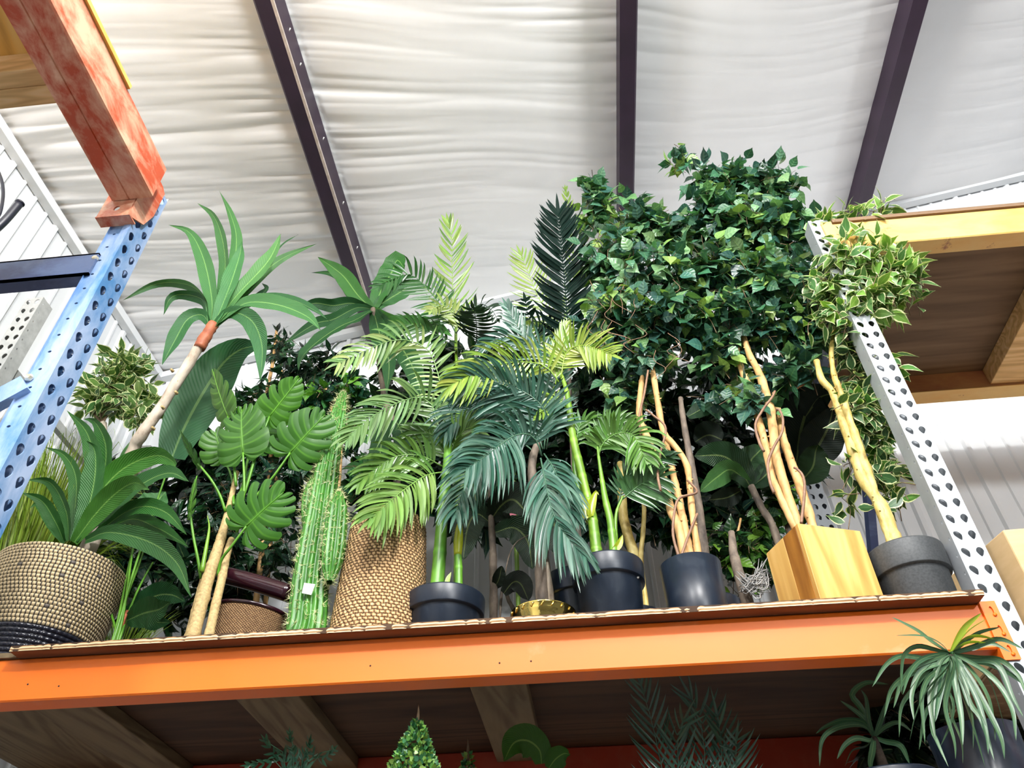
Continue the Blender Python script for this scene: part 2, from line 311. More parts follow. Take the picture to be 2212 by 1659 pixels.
# ------------------------------------------------------------------ helpers: leaves
def vary(c, a=.15, rng=RNG):
    c = np.array(c)*(1+a*rng.normal()); c[0] *= 1+.5*a*rng.normal(); return np.clip(c, .002, 1)
def strap_w(t, base=.35, peak=.45, tip=1.1):
    up = base+(1-base)*np.sin(np.clip(t/peak, 0, 1)*math.pi/2); dn = np.cos(np.clip((t-peak)/(1-peak), 0, 1)*math.pi/2)**(1/tip)
    return np.where(t < peak, up, dn)
def ribbon(mb, path, w, n0=(0, -.8, -.35), roll=0, col=(.1, .3, .05), nv=14, nu=4, fold=.25, wave=.0, wf=5, prof=None, base=.35, peak=.45, tip=1.0, cup=0, twist=0):
    P = resample(path, nv); T = tangents(P); t = np.linspace(0, 1, nv+1)
    n0 = nrm(n0); S = nrm(np.cross(T, n0)); Nn = nrm(np.cross(S, T))
    if roll or twist:
        a = (roll+twist*t)[:, None]; S, Nn = S*np.cos(a)+Nn*np.sin(a), Nn*np.cos(a)-S*np.sin(a)
    ww = w*.5*(strap_w(t, base, peak, tip) if prof is None else prof(t))
    u = np.linspace(-1, 1, nu+1); ph = RNG.random(2)*6
    au = np.abs(u)
    lift = fold*au[None]*ww[:, None] + cup*(u**2)[None]*ww[:, None]
    if wave: lift = lift+wave*w*(au**2)[None]*np.where(u[None] < 0, np.sin(t*wf*6.28+ph[0])[:, None], np.sin(t*wf*6.28+ph[1])[:, None])
    V = P[:, None]+S[:, None]*(u[None, :, None]*ww[:, None, None])+Nn[:, None]*lift[..., None]
    UV = np.stack(np.broadcast_arrays((u*.5+.5)[None], t[:, None]), -1)
    mb.grid(V, UV, col)
def frond(mb, path, L, n=22, w=.011, n0=(0, -.8, -.4), col=(.1, .3, .05), droop=.25, a0=62, a1=22, col2=None, t0=.12, up=0.0, sides=(1, 1), curl=0.0, rr=.0028, stemcol=None, L2=None, roll=0):
    P = resample(path, 40); T = tangents(P); n0 = nrm(n0)
    c = np.array(col)
    sc = np.array(stemcol if stemcol is not None else np.clip(c*1.5, 0, 1)); mb.tube(P[::4], [rr, rr*.35], 5, 14, col=sc)
    for i in range(n):
        tt = t0+(1-t0)*i/(n-1); k = tt*40; i0 = min(39, int(k)); p = P[i0]+(P[i0+1]-P[i0])*(k-i0) if i0 < 40 else P[40]
        Ti = T[i0]; S = nrm(np.cross(Ti, n0)); Nn = np.cross(S, Ti)
        if roll: S, Nn = S*math.cos(roll)+Nn*math.sin(roll), Nn*math.cos(roll)-S*math.sin(roll)
        prof = math.sin(math.pi*min(1, .22+.70*tt))**.55
        for sd in (-1, 1):
            f = sides[0] if sd < 0 else sides[1]
            if f == 0: continue
            Ls = L*prof*f*(1+.09*RNG.normal()); a = math.radians(a0+(a1-a0)*tt+3*RNG.normal())
            d = nrm(Ti*math.cos(a)+S*sd*math.sin(a)+Nn*(.12+.12*RNG.normal()))
            g = np.array([0, 0, -1.0])*droop*(1+.18*RNG.normal())
            Tf = Ti*.22; q = [p, p+d*Ls*.33+g*Ls*.05+Tf*Ls*.03, p+d*Ls*.68+g*Ls*.32+Ti*curl*Ls*.1+Tf*Ls*.25, p+d*Ls*.90+g*Ls*.85+Ti*curl*Ls*.35+Tf*Ls*.7]
            cc = vary(c if (col2 is None or RNG.random() > .35) else col2, .13)
            ribbon(mb, q, w*(.85+.3*RNG.random()), n0=Nn+.25*RNG.normal(size=3), col=cc, nv=6, nu=2, fold=.35, base=.45, peak=.35, tip=1.3)
    ribbon(mb, [P[-2], P[-1]+T[-1]*L*.35, P[-1]+T[-1]*L*.6-np.array([0, 0, droop*L*.15])], w, n0=n0, col=vary(c, .1), nv=6, nu=2, fold=.3, base=.45, peak=.35)
def small_leaf(mb, p, d, nn, L, w, col, nv=6, fold=.16, curl=.25):
    """ovate leaf with a drawn-out tip; p base, d direction, nn normal"""
    d = nrm(d); S = nrm(np.cross(d, nn)); Nn = np.cross(S, d); t = np.linspace(0, 1, nv+1)
    wt = np.array([.10, .78, 1.0, .90, .58, .20, .0]) if nv == 6 else np.sin(np.pi*t**.75)
    wt = wt*w*.5; cen = p+d*(t*L)[:, None]-Nn*(curl*L*t**2)[:, None]
    V = np.stack([cen-S*wt[:, None]+Nn*(fold*wt)[:, None], cen, cen+S*wt[:, None]+Nn*(fold*wt)[:, None]], 1)
    UV = np.stack(np.broadcast_arrays(np.array([0, .5, 1.])[None], t[:, None]), -1)
    mb.grid(V, UV, col)
def canopy(mb, tw, blobs, n, L, wr, cols, down=.55, leaves=6, stem=None, twl=.16, jitter=.6, facing=.35, thin=.0009, curl=.25):
    """blobs: list of (centre world, (rx, ry, rz)); twigs start inside and end near the surface"""
    vol = np.array([b[1][0]*b[1][2] for b in blobs]); vol = vol/vol.sum()
    cols = [np.array(c[0:3]) for c in cols]
    for i in range(n):
        c, r = blobs[RNG.choice(len(blobs), p=vol)]; d = nrm(RNG.normal(size=3)); rad = RNG.random()**.4
        e = np.array(c)+d*np.array(r)*rad
        out = nrm(d*np.array([1, 1, .7])+np.array([0, -.25, 0])); g = np.array([0, 0, -1.0])
        s = e-nrm(out+np.array([0, 0, .5])+.4*RNG.normal(size=3))*twl*(.6+.6*RNG.random())
        m = (s+e)/2+RNG.normal(size=3)*twl*.12+np.array([0, 0, twl*.14])
        tw.tube([s, m, e], [thin*1.7, thin], 4, 5, cap=False)
        Q = resample([s, m, e], leaves); TT = tangents(Q)
        base = cols[RNG.integers(len(cols))]
        for k in range(1, leaves+1):
            side = nrm(np.cross(TT[k], RNG.normal(size=3)))
            dd = nrm(out*.35+side*.8+TT[k]*.35+g*down+RNG.normal(size=3)*jitter*.5)
            nn = nrm(np.array([0, -1.0, .1])*facing+out*.4+np.array([0, 0, .5])+RNG.normal(size=3)*jitter)
            p = Q[k]+dd*L*.18
            LL = L*(.7+.5*RNG.random()); col = vary(base if RNG.random() < .75 else cols[RNG.integers(len(cols))], .16)
            small_leaf(mb, p, dd, nn, LL, LL*wr, col, curl=curl*(.4+RNG.random()))
def pxr(px, py, Y, r):
    return float(np.linalg.norm(at(px+r, py, Y)-at(px, py, Y)))
def blob(px, py, Y, rx, rz, ry=None):
    a = pxr(px, py, Y, rx); b = pxr(px, py, Y, rz); return (at(px, py, Y), (a, a*.8 if ry is None else ry, b*1.12))
def pot(mb, cx, cy, z0, r, h, taper=.82, band=.3, lip=.006, n=48):
    rb = r*taper; hb = z0+h*(1-band); rm = rb+(r-lip-rb)*(1-band)
    prof = [(.001, z0), (rb, z0), (rb+.003, z0+.004), (rm, hb-.002), (rm+.001, hb), (r-.001, hb+.001), (r, hb+.004), (r+.002, z0+h-.004), (r+.001, z0+h), (r-.004, z0+h), (r-.005, z0+h-.02), (r-.012, z0+h-.03), (.001, z0+h-.028)]
    mb.lathe(prof, cx, cy, n)
SZ = 2.393   # top of the plywood shelf

# ================================================================== the hall
EH = 1.5
def zc(x): return EH+3.303+.223*(x+2.49)          # roof plane
def ribwall(name, mat, fn, a0, a1, ztop, pitch=.092, major=4):
    """corrugated liner panel: fn(a, out, z) -> point; a runs along the wall"""
    mb = MB(); a = a0; P = []; k = 0
    while a < a1:
        w = .012 if k % major else .02
        P += [(a, 0), (a+pitch-2*w, 0), (a+pitch-1.5*w, w*.8), (a+pitch-.5*w, w*.8)]; a += pitch; k += 1
    V = np.array([[fn(x, o, z if z is not None else ztop(x)) for x, o in P] for z in (0.0, 2.0, None)])
    mb.grid(V); o = mb.build(name, mat, smooth=False); tag(o, None, None, None, 'structure'); return o
MT['liner'] = simple('white_liner_steel', [(.3, (.72, .745, .77)), (.7, (.79, .81, .83))], 1.5, .35, 0, spec=.5)
MT['floor'] = simple('concrete_floor', [(.3, (.07, .068, .065)), (.7, (.10, .098, .095))], 2, .5, 0, bs=.05)
MT['trim'] = simple('white_steel_trim', [(.3, (.7, .73, .75)), (.7, (.78, .8, .82))], 3, .4)
ribwall('wall_back', MT['liner'], lambda a, o, z: (a, 3.3-o, z), -2.49, 8.0, lambda a: zc(a)-.01)
ribwall('wall_left', MT['liner'], lambda a, o, z: (-2.49+o, a, z), -9.0, 3.3, lambda a: zc(-2.49)-.01)
mb = MB(); mb.add([(-2.6, -12, 0), (12, -12, 0), (12, 3.4, 0), (-2.6, 3.4, 0)], [(0, 1, 2, 3)]); tag(mb.build('floor', MT['floor'], smooth=False), kind='structure')
mb = MB(); mb.prism([(-2.485, zc(-2.49)-.05), (-2.44, zc(-2.49)-.05), (-2.44, zc(-2.44)-.012), (-2.485, zc(-2.49)-.012)], -9, 3.29, 'y'); tag(mb.build('trim_1', MT['trim'], smooth=False), kind='structure')
mb = MB(); x0, x1 = -2.44, 8.0
mb.hexa([(x0, 3.235, zc(x0)-.06), (x1, 3.235, zc(x1)-.06), (x1, 3.285, zc(x1)-.06), (x0, 3.285, zc(x0)-.06), (x0, 3.235, zc(x0)-.014), (x1, 3.235, zc(x1)-.014), (x1, 3.285, zc(x1)-.014), (x0, 3.285, zc(x0)-.014)])
tag(mb.build('trim_2', MT['trim'], smooth=False), kind='structure')

# ceiling: faced insulation blanket hanging in shallow swags between the purlins, creased across
PUR = [-4.1, -2.60, -1.10, .445, 1.99, 3.53, 5.07, 6.6, 8.2]
def vnoise(x, y, seed):
    r = np.random.default_rng(seed).random((64, 256)); xi = np.floor(x).astype(int); yi = np.floor(y).astype(int); fx = x-xi; fy = y-yi
    fx = fx*fx*(3-2*fx); fy = fy*fy*(3-2*fy); g = lambda a, b: r[(xi+a) % 64, (yi+b) % 256]
    return (g(0, 0)*(1-fx)+g(1, 0)*fx)*(1-fy)+(g(0, 1)*(1-fx)+g(1, 1)*fx)*fy
nx, ny = 420, 620
X, Y = np.meshgrid(np.linspace(-2.55, 8.2, nx), np.r_[np.linspace(-9, .5, 120, endpoint=False), np.linspace(.5, 3.35, ny-120)], indexing='ij')
Z = zc(X)
PA = np.array(PUR); kk = np.clip(np.searchsorted(PA, X)-1, 0, len(PA)-2); tt = (X-PA[kk])/(PA[kk+1]-PA[kk])
amp = np.where(X < -1.1, 2.0, np.where(X < .445, .62, np.where(X < 1.99, .25, .6)))
yy = Y+.10*np.sin(tt*2.2+kk)-.16*(tt-.5)+.12*(vnoise(tt*2, Y*.8+kk*7, 5)-.5)
cr = np.zeros_like(X)
for f, a, sd in ((4.5, .010, 1), (9.0, .007, 2), (17, .0045, 3), (34, .0018, 4)):
    v = vnoise(tt*(1.0+f*.06)+kk*3.3, yy*f+kk*11, sd); cr += a*(1-np.abs(2*v-1))**1.5
edge = np.clip(1-np.minimum(tt, 1-tt)*3.2, 0, 1)
Z = Z-.030*np.sin(tt*math.pi)**.6+amp*cr*(.55+.9*edge)-.01
mb = MB(); mb.grid(np.stack([X, Y, Z], -1))
MT['blanket'] = simple('white_vinyl_blanket', [(.3, (.83, .835, .845)), (.7, (.88, .885, .895))], 2.5, .5, 0, spec=.35, bs=.0)
tag(mb.build('ceiling', MT['blanket']), kind='structure')
PL = {-1.10: ('maroon steel roof purlin left of centre, with a pale line and small pins',), .445: ('narrow maroon steel roof purlin running down behind the tallest leafy tree',), 1.99: ('maroon steel roof purlin at upper right ending above the variegated tree',)}
for px_, (lb,) in PL.items():
    t = thing('roof_purlin', (px_, 0, zc(px_)), lb, 'roof beam', 'maroon roof purlins')
    zt = zc(px_)-.012; zb = zt-.165; mb = MB()
    # Z section: web with flange to the left at the bottom and a return lip
    if px_ < 0:
        mb.prism([(px_+.004, zt), (px_, zt), (px_, zb), (px_-.075, zb), (px_-.085, zb+.012), (px_-.081, zb+.014), (px_-.073, zb+.004), (px_+.004, zb+.004)], -9, 3.29, 'y')
    else:
        mb.prism([(px_-.036, zt), (px_-.032, zt), (px_-.032, zb+.003), (px_+.04, zb+.003), (px_+.046, zb+.015), (px_+.05, zb+.013), (px_+.042, zb), (px_-.036, zb)], -9, 3.29, 'y')
    mb.build('web_and_flange', MT['purlin'], t, smooth=False)
    if px_ < 0:
        mb = MB(); mb.prism([(px_-.007, zb-.0015), (px_+.0062, zb-.0015), (px_+.0062, zb+.010), (px_+.0042, zb+.010), (px_+.0042, zb-.0002), (px_-.007, zb-.0002)], -9, 3.29, 'y'); mb.build('edge_highlight', MT['purlinglint'], t, smooth=False)  # painted highlight where web and flange meet
        for k, yv in enumerate((1.39, 1.55, 1.93, 2.31, 2.61)):
            mb = MB(); mb.tube([(px_+.004, yv, zb+.085), (px_+.013, yv-.012, zb+.09)], .0028, 6, 2); mb.build('insulation_pin', MT['white'], t)

# ================================================================== pallet racking
def holed(mb, O, A, B, w, H, pitch, hole, Nn, thick=.0025, phase=0):
    """strip of width w along A and height H along B, punched once per pitch with the outline hole (list of 2-D points, centre of the cell = 0,0)"""
    O, A, B, Nn = map(lambda v: np.array(v, float), (O, A, B, Nn)); n = int(math.ceil(H/pitch))
    hp = np.array(hole); ang = np.arctan2(hp[:, 1], hp[:, 0]); hp = hp[np.argsort(ang)]; ang = np.sort(ang)
    hw, hh = w/2, pitch/2; rect = []
    for a in ang:
        c, s_ = math.cos(a), math.sin(a); k = min(hw/max(abs(c), 1e-9), hh/max(abs(s_), 1e-9)); rect.append((c*k, s_*k))
    rect = np.array(rect)
    for cx_, cy_ in ((hw, hh), (-hw, hh), (-hw, -hh), (hw, -hh)):
        i = np.argmin(np.hypot(rect[:, 0]-cx_, rect[:, 1]-cy_)); rect[i] = (cx_, cy_)
    m = len(hp)
    for i in range(n):
        c = O+A*hw+B*(H-(i+.5)*pitch+phase)
        ring = lambda q, off: c+q[:, :1]*A+q[:, 1:]*B+Nn*off
        V = np.vstack([ring(rect, 0), ring(hp, 0), ring(hp, -thick)])
        F = [(j, (j+1) % m, m+(j+1) % m, m+j) for j in range(m)]+[(m+j, m+(j+1) % m, 2*m+(j+1) % m, 2*m+j) for j in range(m)]
        mb.add(V, F)
def tear(slant=0, s=1.0, n=20):
    out = []
    for i in range(n):
        a = 2*math.pi*i/n; x, y = math.cos(a)*.0085*s, math.sin(a)*.0105*s
        if y < 0: x *= 1-.45*(-y/(.0105*s)); y *= 1.25
        out.append((x+slant*y*(.55), y+.001))
    return out
def diamond(r=.005):
    return [(r*.7*math.cos(a)*(.75 if i % 2 else 1), r*1.25*math.sin(a)*(.75 if i % 2 else 1)) for i, a in enumerate(np.arange(8)*math.pi/4+.001)]
def oval(r=.006):
    return [(r*math.cos(a), .75*r*math.sin(a)) for a in np.arange(12)*math.pi/6+.01]
def upright(parent, name, mat, xl, yf, zb, zt, face='-y', w=.072, d=.066, sidehole=None, phase=0, mirror=1, groove=.004):
    """rack post, its C-section closed behind to darken the slots. face '-y': front plate looks to -Y; face '+x': front plate looks to +X"""
    mb = MB(); H = zt-zb; up = (0, 0, 1)
    sh = sidehole or diamond()
    def pl(O, A, wdt, hole, Nn): holed(mb, O, A, up, wdt, H, .0508, hole, Nn, phase=phase)
    if face == '-y':
        pl((xl, yf, zb), (1, 0, 0), w/2, tear(-.5, 1.15), (0, -1, 0)); pl((xl+w/2, yf, zb), (1, 0, 0), w/2, tear(.1, 1.15), (0, -1, 0))
        for xs, nn in ((xl, (-1, 0, 0)), (xl+w, (1, 0, 0))):
            pl((xs, yf, zb), (0, 1, 0), d*.5, sh, nn)
            mb.add([(xs, yf+d*.5, zb), (xs, yf+d, zb), (xs, yf+d, zt), (xs, yf+d*.5, zt)], [(0, 1, 2, 3)])
        for xs, e in ((xl, .036), (xl+w, -.036)): mb.add([(xs, yf+d, zb), (xs+e, yf+d, zb), (xs+e, yf+d, zt), (xs, yf+d, zt)], [(0, 1, 2, 3)])  # lips widened until they meet, closing the back so slots look dark
    else:
        xf = xl
        pl((xf, yf, zb), (0, 1, 0), w/2, tear(.15, 1.2), (1, 0, 0)); pl((xf, yf+w/2, zb), (0, 1, 0), w/2, tear(.35, 1.2), (1, 0, 0))
        for ys, nn in ((yf, (0, -1, 0)), (yf+w, (0, 1, 0))):
            s1, s2 = d*.38, d*.62; g = .006 if ys == yf else -.006
            mb.add([(xf, ys, zb), (xf-s1, ys, zb), (xf-s1, ys, zt), (xf, ys, zt)], [(0, 1, 2, 3)])
            mb.add([(xf-s1, ys, zb), (xf-s1-.004, ys+g, zb), (xf-s1-.004, ys+g, zt), (xf-s1, ys, zt)], [(0, 1, 2, 3)])
            holed(mb, (xf-d-.004, ys+g, zb), (1, 0, 0), up, d-s1, H, .0508, sh, nn, phase=phase)
        for ys, e in ((yf, .036), (yf+w, -.036)): mb.add([(xf-d-.004, ys, zb), (xf-d-.004, ys+e, zb), (xf-d-.004, ys+e, zt), (xf-d-.004, ys, zt)], [(0, 1, 2, 3)])  # lips meet here too, keeping light out of the slots
    return mb.build(name, mat, parent, smooth=False)
def brace(parent, name, mat, a, b, w=.038, t=.026, wd=(0, 0, 1)):
    a, b = np.array(a, float), np.array(b, float); T = nrm(b-a); Wd = nrm(np.array(wd)-T*(T@np.array(wd))); D = np.cross(T, Wd)
    mb = MB(); V = [p+Wd*sw*w/2+D*sd*t/2 for p in (a, b) for sw, sd in ((-1, -1), (1, -1), (1, 1), (-1, 1))]
    mb.add(V, [(0, 1, 2, 3), (7, 6, 5, 4), (0, 4, 5, 1), (1, 5, 6, 2), (2, 6, 7, 3), (3, 7, 4, 0)]); return mb.build(name, mat, parent, smooth=False)

# right hand frame
ph = .0508-(((1.5265659+1.5)-.0254) % .0508)
fr = thing('rack_upright_frame', (1.02, 1.9, 0), 'galvanised steel rack upright with teardrop slots at the right end of the plant shelf', 'rack frame', 'rack upright frames')
zt_ = EH+2.46; nh = int(zt_/.0508)
top = (1.5265659+EH)+.0254+.0508*18
upright(fr, 'front_post', MT['galv'], .992, 1.891, 0.0, top)
upright(fr, 'rear_post', MT['galv'], .992, 2.84, 0.0, top)
brace(fr, 'diagonal_brace', MT['bluebrace'], (1.028, 1.955, EH+1.98), (1.028, 2.85, EH+.955), wd=(0, 1, 0))
brace(fr, 'diagonal_brace', MT['bluebrace'], (1.028, 1.955, EH+.05), (1.028, 2.85, EH+.9), wd=(0, 1, 0))
brace(fr, 'crosspiece', MT['bluebrace'], (1.028, 1.955, EH+2.1), (1.028, 2.84, EH+2.1))
# left end frame of the same rack (grey)
fl = thing('rack_upright_frame', (-2.086, 1.9, 0), 'matt grey rack upright whose open top shows behind the blue post', 'rack frame', 'rack upright frames')
topg = EH+2.31+.0254+.0508
upright(fl, 'front_post', MT['greysteel'], -2.122, 1.866, 0.0, topg)
upright(fl, 'rear_post', MT['greysteel'], -2.122, 2.84, 0.0, topg)
brace(fl, 'crosspiece', MT['greysteel'], (-2.086, 1.93, EH+2.05), (-2.086, 2.84, EH+2.05))
# blue frame of the rack on the left (its beams run towards us)
fb = thing('rack_upright_frame', (-1.06, 1.08, 0), 'scuffed sky-blue rack upright carrying the rusty orange beam at left', 'rack frame', 'rack upright frames')
topb = EH+1.671+.0254+.0508*2+.012
upright(fb, 'front_post', MT['blue'], -1.030, 1.048, 0.0, topb, face='+x', w=.072, d=.05, sidehole=oval(.0042), phase=-.012)
upright(fb, 'rear_post', MT['blue'], -1.98, 1.048, 0.0, topb, face='+x', w=.072, d=.05, sidehole=oval(.0042))
h1 = EH+1.455
mb = MB(); mb.box((-1.99, 1.046, h1-.045), (-1.072, 1.052, h1+.032)); mb.box((-1.99, 1.046, h1-.045), (-1.072, 1.082, h1-.040)); mb.box((-1.99, 1.046, h1+.027), (-1.072, 1.082, h1+.032))
mb.build('horizontal_brace', MT['bluebrace'], fb, smooth=False)
brace(fb, 'diagonal_brace', MT['blue'], (-1.075, 1.05, EH+1.065), (-1.95, 1.05, EH+.32), w=.045, t=.02)
for zz in (EH+1.47, EH+1.085):
    mb = MB(); mb.lathe([(0, 0), (.009, 0), (.009, .004), (.006, .008), (0, .009)], 0, 0, 6)
    V = np.concatenate(mb.v); mb.v = [np.stack([-1.078+V[:, 0], 1.053-V[:, 2]-.001, zz+V[:, 1]], 1)]; mb.build('bolt', MT['zinc'], fb, smooth=False)

# beam builders
def step_beam(parent, mat, x0, x1, yf, zb, zt, d=.045, step=.012):
    prof = [(yf, zb+.004), (yf+.004, zb), (yf+d+.02, zb), (yf+d+.02, zt-.02), (yf+d, zt-.02), (yf+d-.004, zt), (yf+.004, zt), (yf, zt-.004)]
    mb = MB(); mb.prism(prof, x0, x1, 'x'); return mb.build('beam_section', mat, parent, smooth=False)
def connector(parent, mat, x0, x1, yf, zb, zt, side, holes=True):
    """bent end plate hugging the post: face plate in front, wing along its inner side"""
    mb = MB(); w = x1-x0
    H = zt-zb; holed(mb, (x0, yf, zb), (1, 0, 0), (0, 0, 1), w, H, H/3, [(.0045*math.cos(a), .011*math.sin(a)) for a in np.arange(12)*math.pi/6+.01], (0, -1, 0), .004)
    mb.box((x0, yf+.004, zb), (x1, yf+.0045, zt))
    xs = x0 if side < 0 else x1
    mb.box((xs-.004, yf, zb), (xs, yf+.055, zt)) ; o = mb.build('end_connector', mat, parent, smooth=False)
    for k in range(3):
        mb = MB(); mb.tube([((x0+x1)/2+.003, yf-.003, zb+H*(k+.02)/3+.012), ((x0+x1)/2+.003, yf+.004, zb+H*(k+.02)/3+.012)], .0045, 8, 2); mb.build('stud', mat, o)
    return o
t = thing('rack_beam', (-.5, 1.9, EH+.8), 'bright orange steel rack beam running across under the plant shelf', 'rack beam', 'rack beams')
step_beam(t, MT['orange'], -2.045, .986, 1.891, EH+.762, EH+.877)
connector(t, MT['orange'], .986, 1.020, 1.884, EH+.731, EH+.879, -1)
connector(t, MT['orange'], -2.08, -2.046, 1.860, EH+.731, EH+.879, 1)
for px_, py_ in ((800, 1438), (1079, 1432), (1147, 1428), (60, 1478), (127, 1482)):
    p = at(px_, py_, 1.8905); mb = MB(); mb.tube([p+[0, .001, 0], p+[0, -.0006, 0]], .0022, 8, 2); mb.build('drill_hole', MT['blackrubber'], t)
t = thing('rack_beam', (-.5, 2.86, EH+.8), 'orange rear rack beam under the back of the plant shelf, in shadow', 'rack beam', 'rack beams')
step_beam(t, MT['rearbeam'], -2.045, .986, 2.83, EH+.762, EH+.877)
# decking boards
mb = MB(); e = RNG.normal(size=220)*.0005; xs = np.linspace(-1.511, .984, 220)
fr_ = np.array([[(x, 1.845+ee, EH+.8775), (x, 1.8455+ee*.5, EH+.880), (x, 1.8445+ee*1.5, EH+.885), (x, 1.8455+ee*2, EH+.8905), (x, 1.847+ee, SZ), (x, 1.862, SZ)] for x, ee in zip(xs, e)])
deck = thing('plywood_board', (-.26, 1.86, EH+.877), 'long plywood shelf board with frayed layered edge under the potted plants', 'board', 'shelf boards')
mb.grid(fr_); mb.build('layered_edge', MT['plyedge'], deck, smooth=False)
mb = MB(); mb.box((-1.510, 1.8465, EH+.8768), (.983, 1.8905, EH+.8774)); mb.build('bounce_light_strip', MT['bouncelit'], deck, smooth=False)  # added strip, bounce light painted under the board overhang
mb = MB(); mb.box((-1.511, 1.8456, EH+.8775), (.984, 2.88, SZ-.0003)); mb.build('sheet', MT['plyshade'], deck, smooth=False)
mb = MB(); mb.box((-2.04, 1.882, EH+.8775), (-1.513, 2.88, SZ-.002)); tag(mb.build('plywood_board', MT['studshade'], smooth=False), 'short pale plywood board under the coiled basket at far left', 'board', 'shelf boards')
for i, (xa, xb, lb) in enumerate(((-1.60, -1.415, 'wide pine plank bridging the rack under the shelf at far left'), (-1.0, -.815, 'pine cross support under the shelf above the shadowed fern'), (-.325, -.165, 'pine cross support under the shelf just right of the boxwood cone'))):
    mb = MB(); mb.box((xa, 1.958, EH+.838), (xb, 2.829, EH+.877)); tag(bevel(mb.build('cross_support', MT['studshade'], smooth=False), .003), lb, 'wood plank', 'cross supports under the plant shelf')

# upper left: rusty beam, 2x4 and plywood
t = thing('rack_beam', (-1.05, .3, EH+1.7), 'weathered rusty orange-red rack beam coming towards the viewer at top left', 'rack beam', 'rack beams')
zb_, ztb = EH+1.665, EH+1.79
mb = MB(); prof = [(-.985, zb_+.004), (-.985, ztb), (-1.045, ztb), (-1.048, zb_+.03), (-1.09, zb_+.03), (-1.09, zb_), (-1.047, zb_), (-1.045, zb_+.003), (-1.043, zb_), (-.989, zb_)]
mb.prism(prof, -1.2, 1.02, 'y'); mb.build('beam_section', MT['redorange'], t, smooth=False)
mb = MB(); x_ = -1.026
V = []
for yv, za, zb2 in ((1.018, EH+1.60, EH+1.80), (1.03, EH+1.60, EH+1.80), (1.075, EH+1.63, EH+1.80), (1.092, EH+1.69, EH+1.79)):
    V.append([(x_+.004, yv, za), (x_+.004, yv, zb2)])
mb.grid(np.array(V)); mb.grid(np.array(V)-[.004, 0, 0])
holed(mb, (-1.11, 1.022, EH+1.60), (1, 0, 0), (0, 0, 1), .085, .20, .0667, [(.008*math.cos(a), .01*math.sin(a)) for a in np.arange(12)*math.pi/6+.01], (0, -1, 0), .004)
mb.box((-1.11, 1.020, EH+1.597), (-1.022, 1.050, EH+1.6005))
mb.build('end_connector', MT['redorange'], t, smooth=False)
mb = MB(); mb.box((-1.95, -1.2, EH+1.791), (-.978, .80, EH+1.805)); tag(mb.build('plywood_board', MT['plyyellow'], smooth=False), 'bright yellow plywood board on top of the rusty beam at top left', 'board', 'shelf boards')
p = at(0, 340, 1.0)
mb = MB(); mb.box((-1.97, .690, EH+1.700), (-1.048, .73, EH+1.790)); mb.box((-1.97, .73, EH+1.700), (-1.048, .775, EH+1.790))
tag(bevel(mb.build('cross_support', MT['studx'], smooth=False), .003), 'pale pine two-by-four under the yellow plywood at top left', 'wood plank', 'cross supports at upper levels')

# upper right bay: yellow beams, plywood, stud
t = thing('rack_beam', (2.3, 1.9, EH+2.35), 'ochre yellow worn rack beam above the right bay, in front', 'rack beam', 'rack beams')
zf = EH+2.425
mb = MB(); mb.prism([(1.885, zf-.135), (1.889, zf-.139), (1.955, zf-.139), (1.955, zf), (1.885, zf)], 1.068, 4.0, 'x'); mb.build('beam_section', MT['yellowbeam'], t, smooth=False)
mb = MB(); mb.box((1.03, 1.879, zf-.17), (1.068, 1.8895, zf+.01)); mb.build('end_connector', MT['yellowbeam'], t, smooth=False)
t = thing('rack_beam', (2.3, 2.87, EH+2.4), 'brown rusty rack beam at the back of the upper right bay', 'rack beam', 'rack beams')
mb = MB(); mb.prism([(2.80, EH+2.325), (2.87, EH+2.325), (2.87, EH+2.425), (2.80, EH+2.425)], 1.068, 4.0, 'x'); mb.build('beam_section', MT['rustbeam'], t, smooth=False)
mb = MB(); mb.prism([(2.795, EH+2.318), (2.878, EH+2.318), (2.878, EH+2.322), (2.795, EH+2.322)], 1.068, 4.0, 'x'); mb.build('lower_flange', MT['yellowbeam'], t, smooth=False)
mb = MB(); mb.box((1.072, 1.875, zf+.001), (4.0, 2.89, zf+.019)); tag(mb.build('plywood_board', MT['plyunder'], smooth=False), 'knotty brown plywood sheet over the upper right bay, seen from below', 'board', 'shelf boards')
mb = MB(); mb.box((1.93, 1.956, zf-.089), (2.12, 2.798, zf-.0005)); tag(bevel(mb.build('cross_support', MT['studx'], smooth=False), .003), 'pale pine cross support under the brown plywood at the right edge', 'wood plank', 'cross supports at upper levels')
# neighbour bay at shelf height with a carton
t = thing('rack_beam', (2.3, 1.9, EH+.8), 'orange rack beam of the right bay, mostly beyond the frame', 'rack beam', 'rack beams')
step_beam(t, MT['orange'], 1.068, 4.0, 1.891, EH+.70, EH+.80)
mb = MB(); mb.box((1.069, 1.87, EH+.80), (4.0, 2.88, EH+.815)); tag(mb.build('plywood_board', MT['plyedge'], smooth=False), 'plywood board under the cardboard carton right of the steel upright', 'board', 'shelf boards')
mb = MB(); c0 = at(2150, 1145, 1.96); hx = c0[2]
A = np.array([c0[0]+.02, 1.96]); Bv = np.array([.62, -.02]); Dv = np.array([-.085, .34])
q = [A, A+Bv, A+Bv+Dv, A+Dv]; zb_ = EH+.816
mb.hexa([(*p_, zb_) for p_ in q]+[(*p_, hx) for p_ in q])
tag(bevel(mb.build('cardboard_box', MT['card'], smooth=False), .004), 'plain tan cardboard box on the right bay behind the steel upright', 'box')
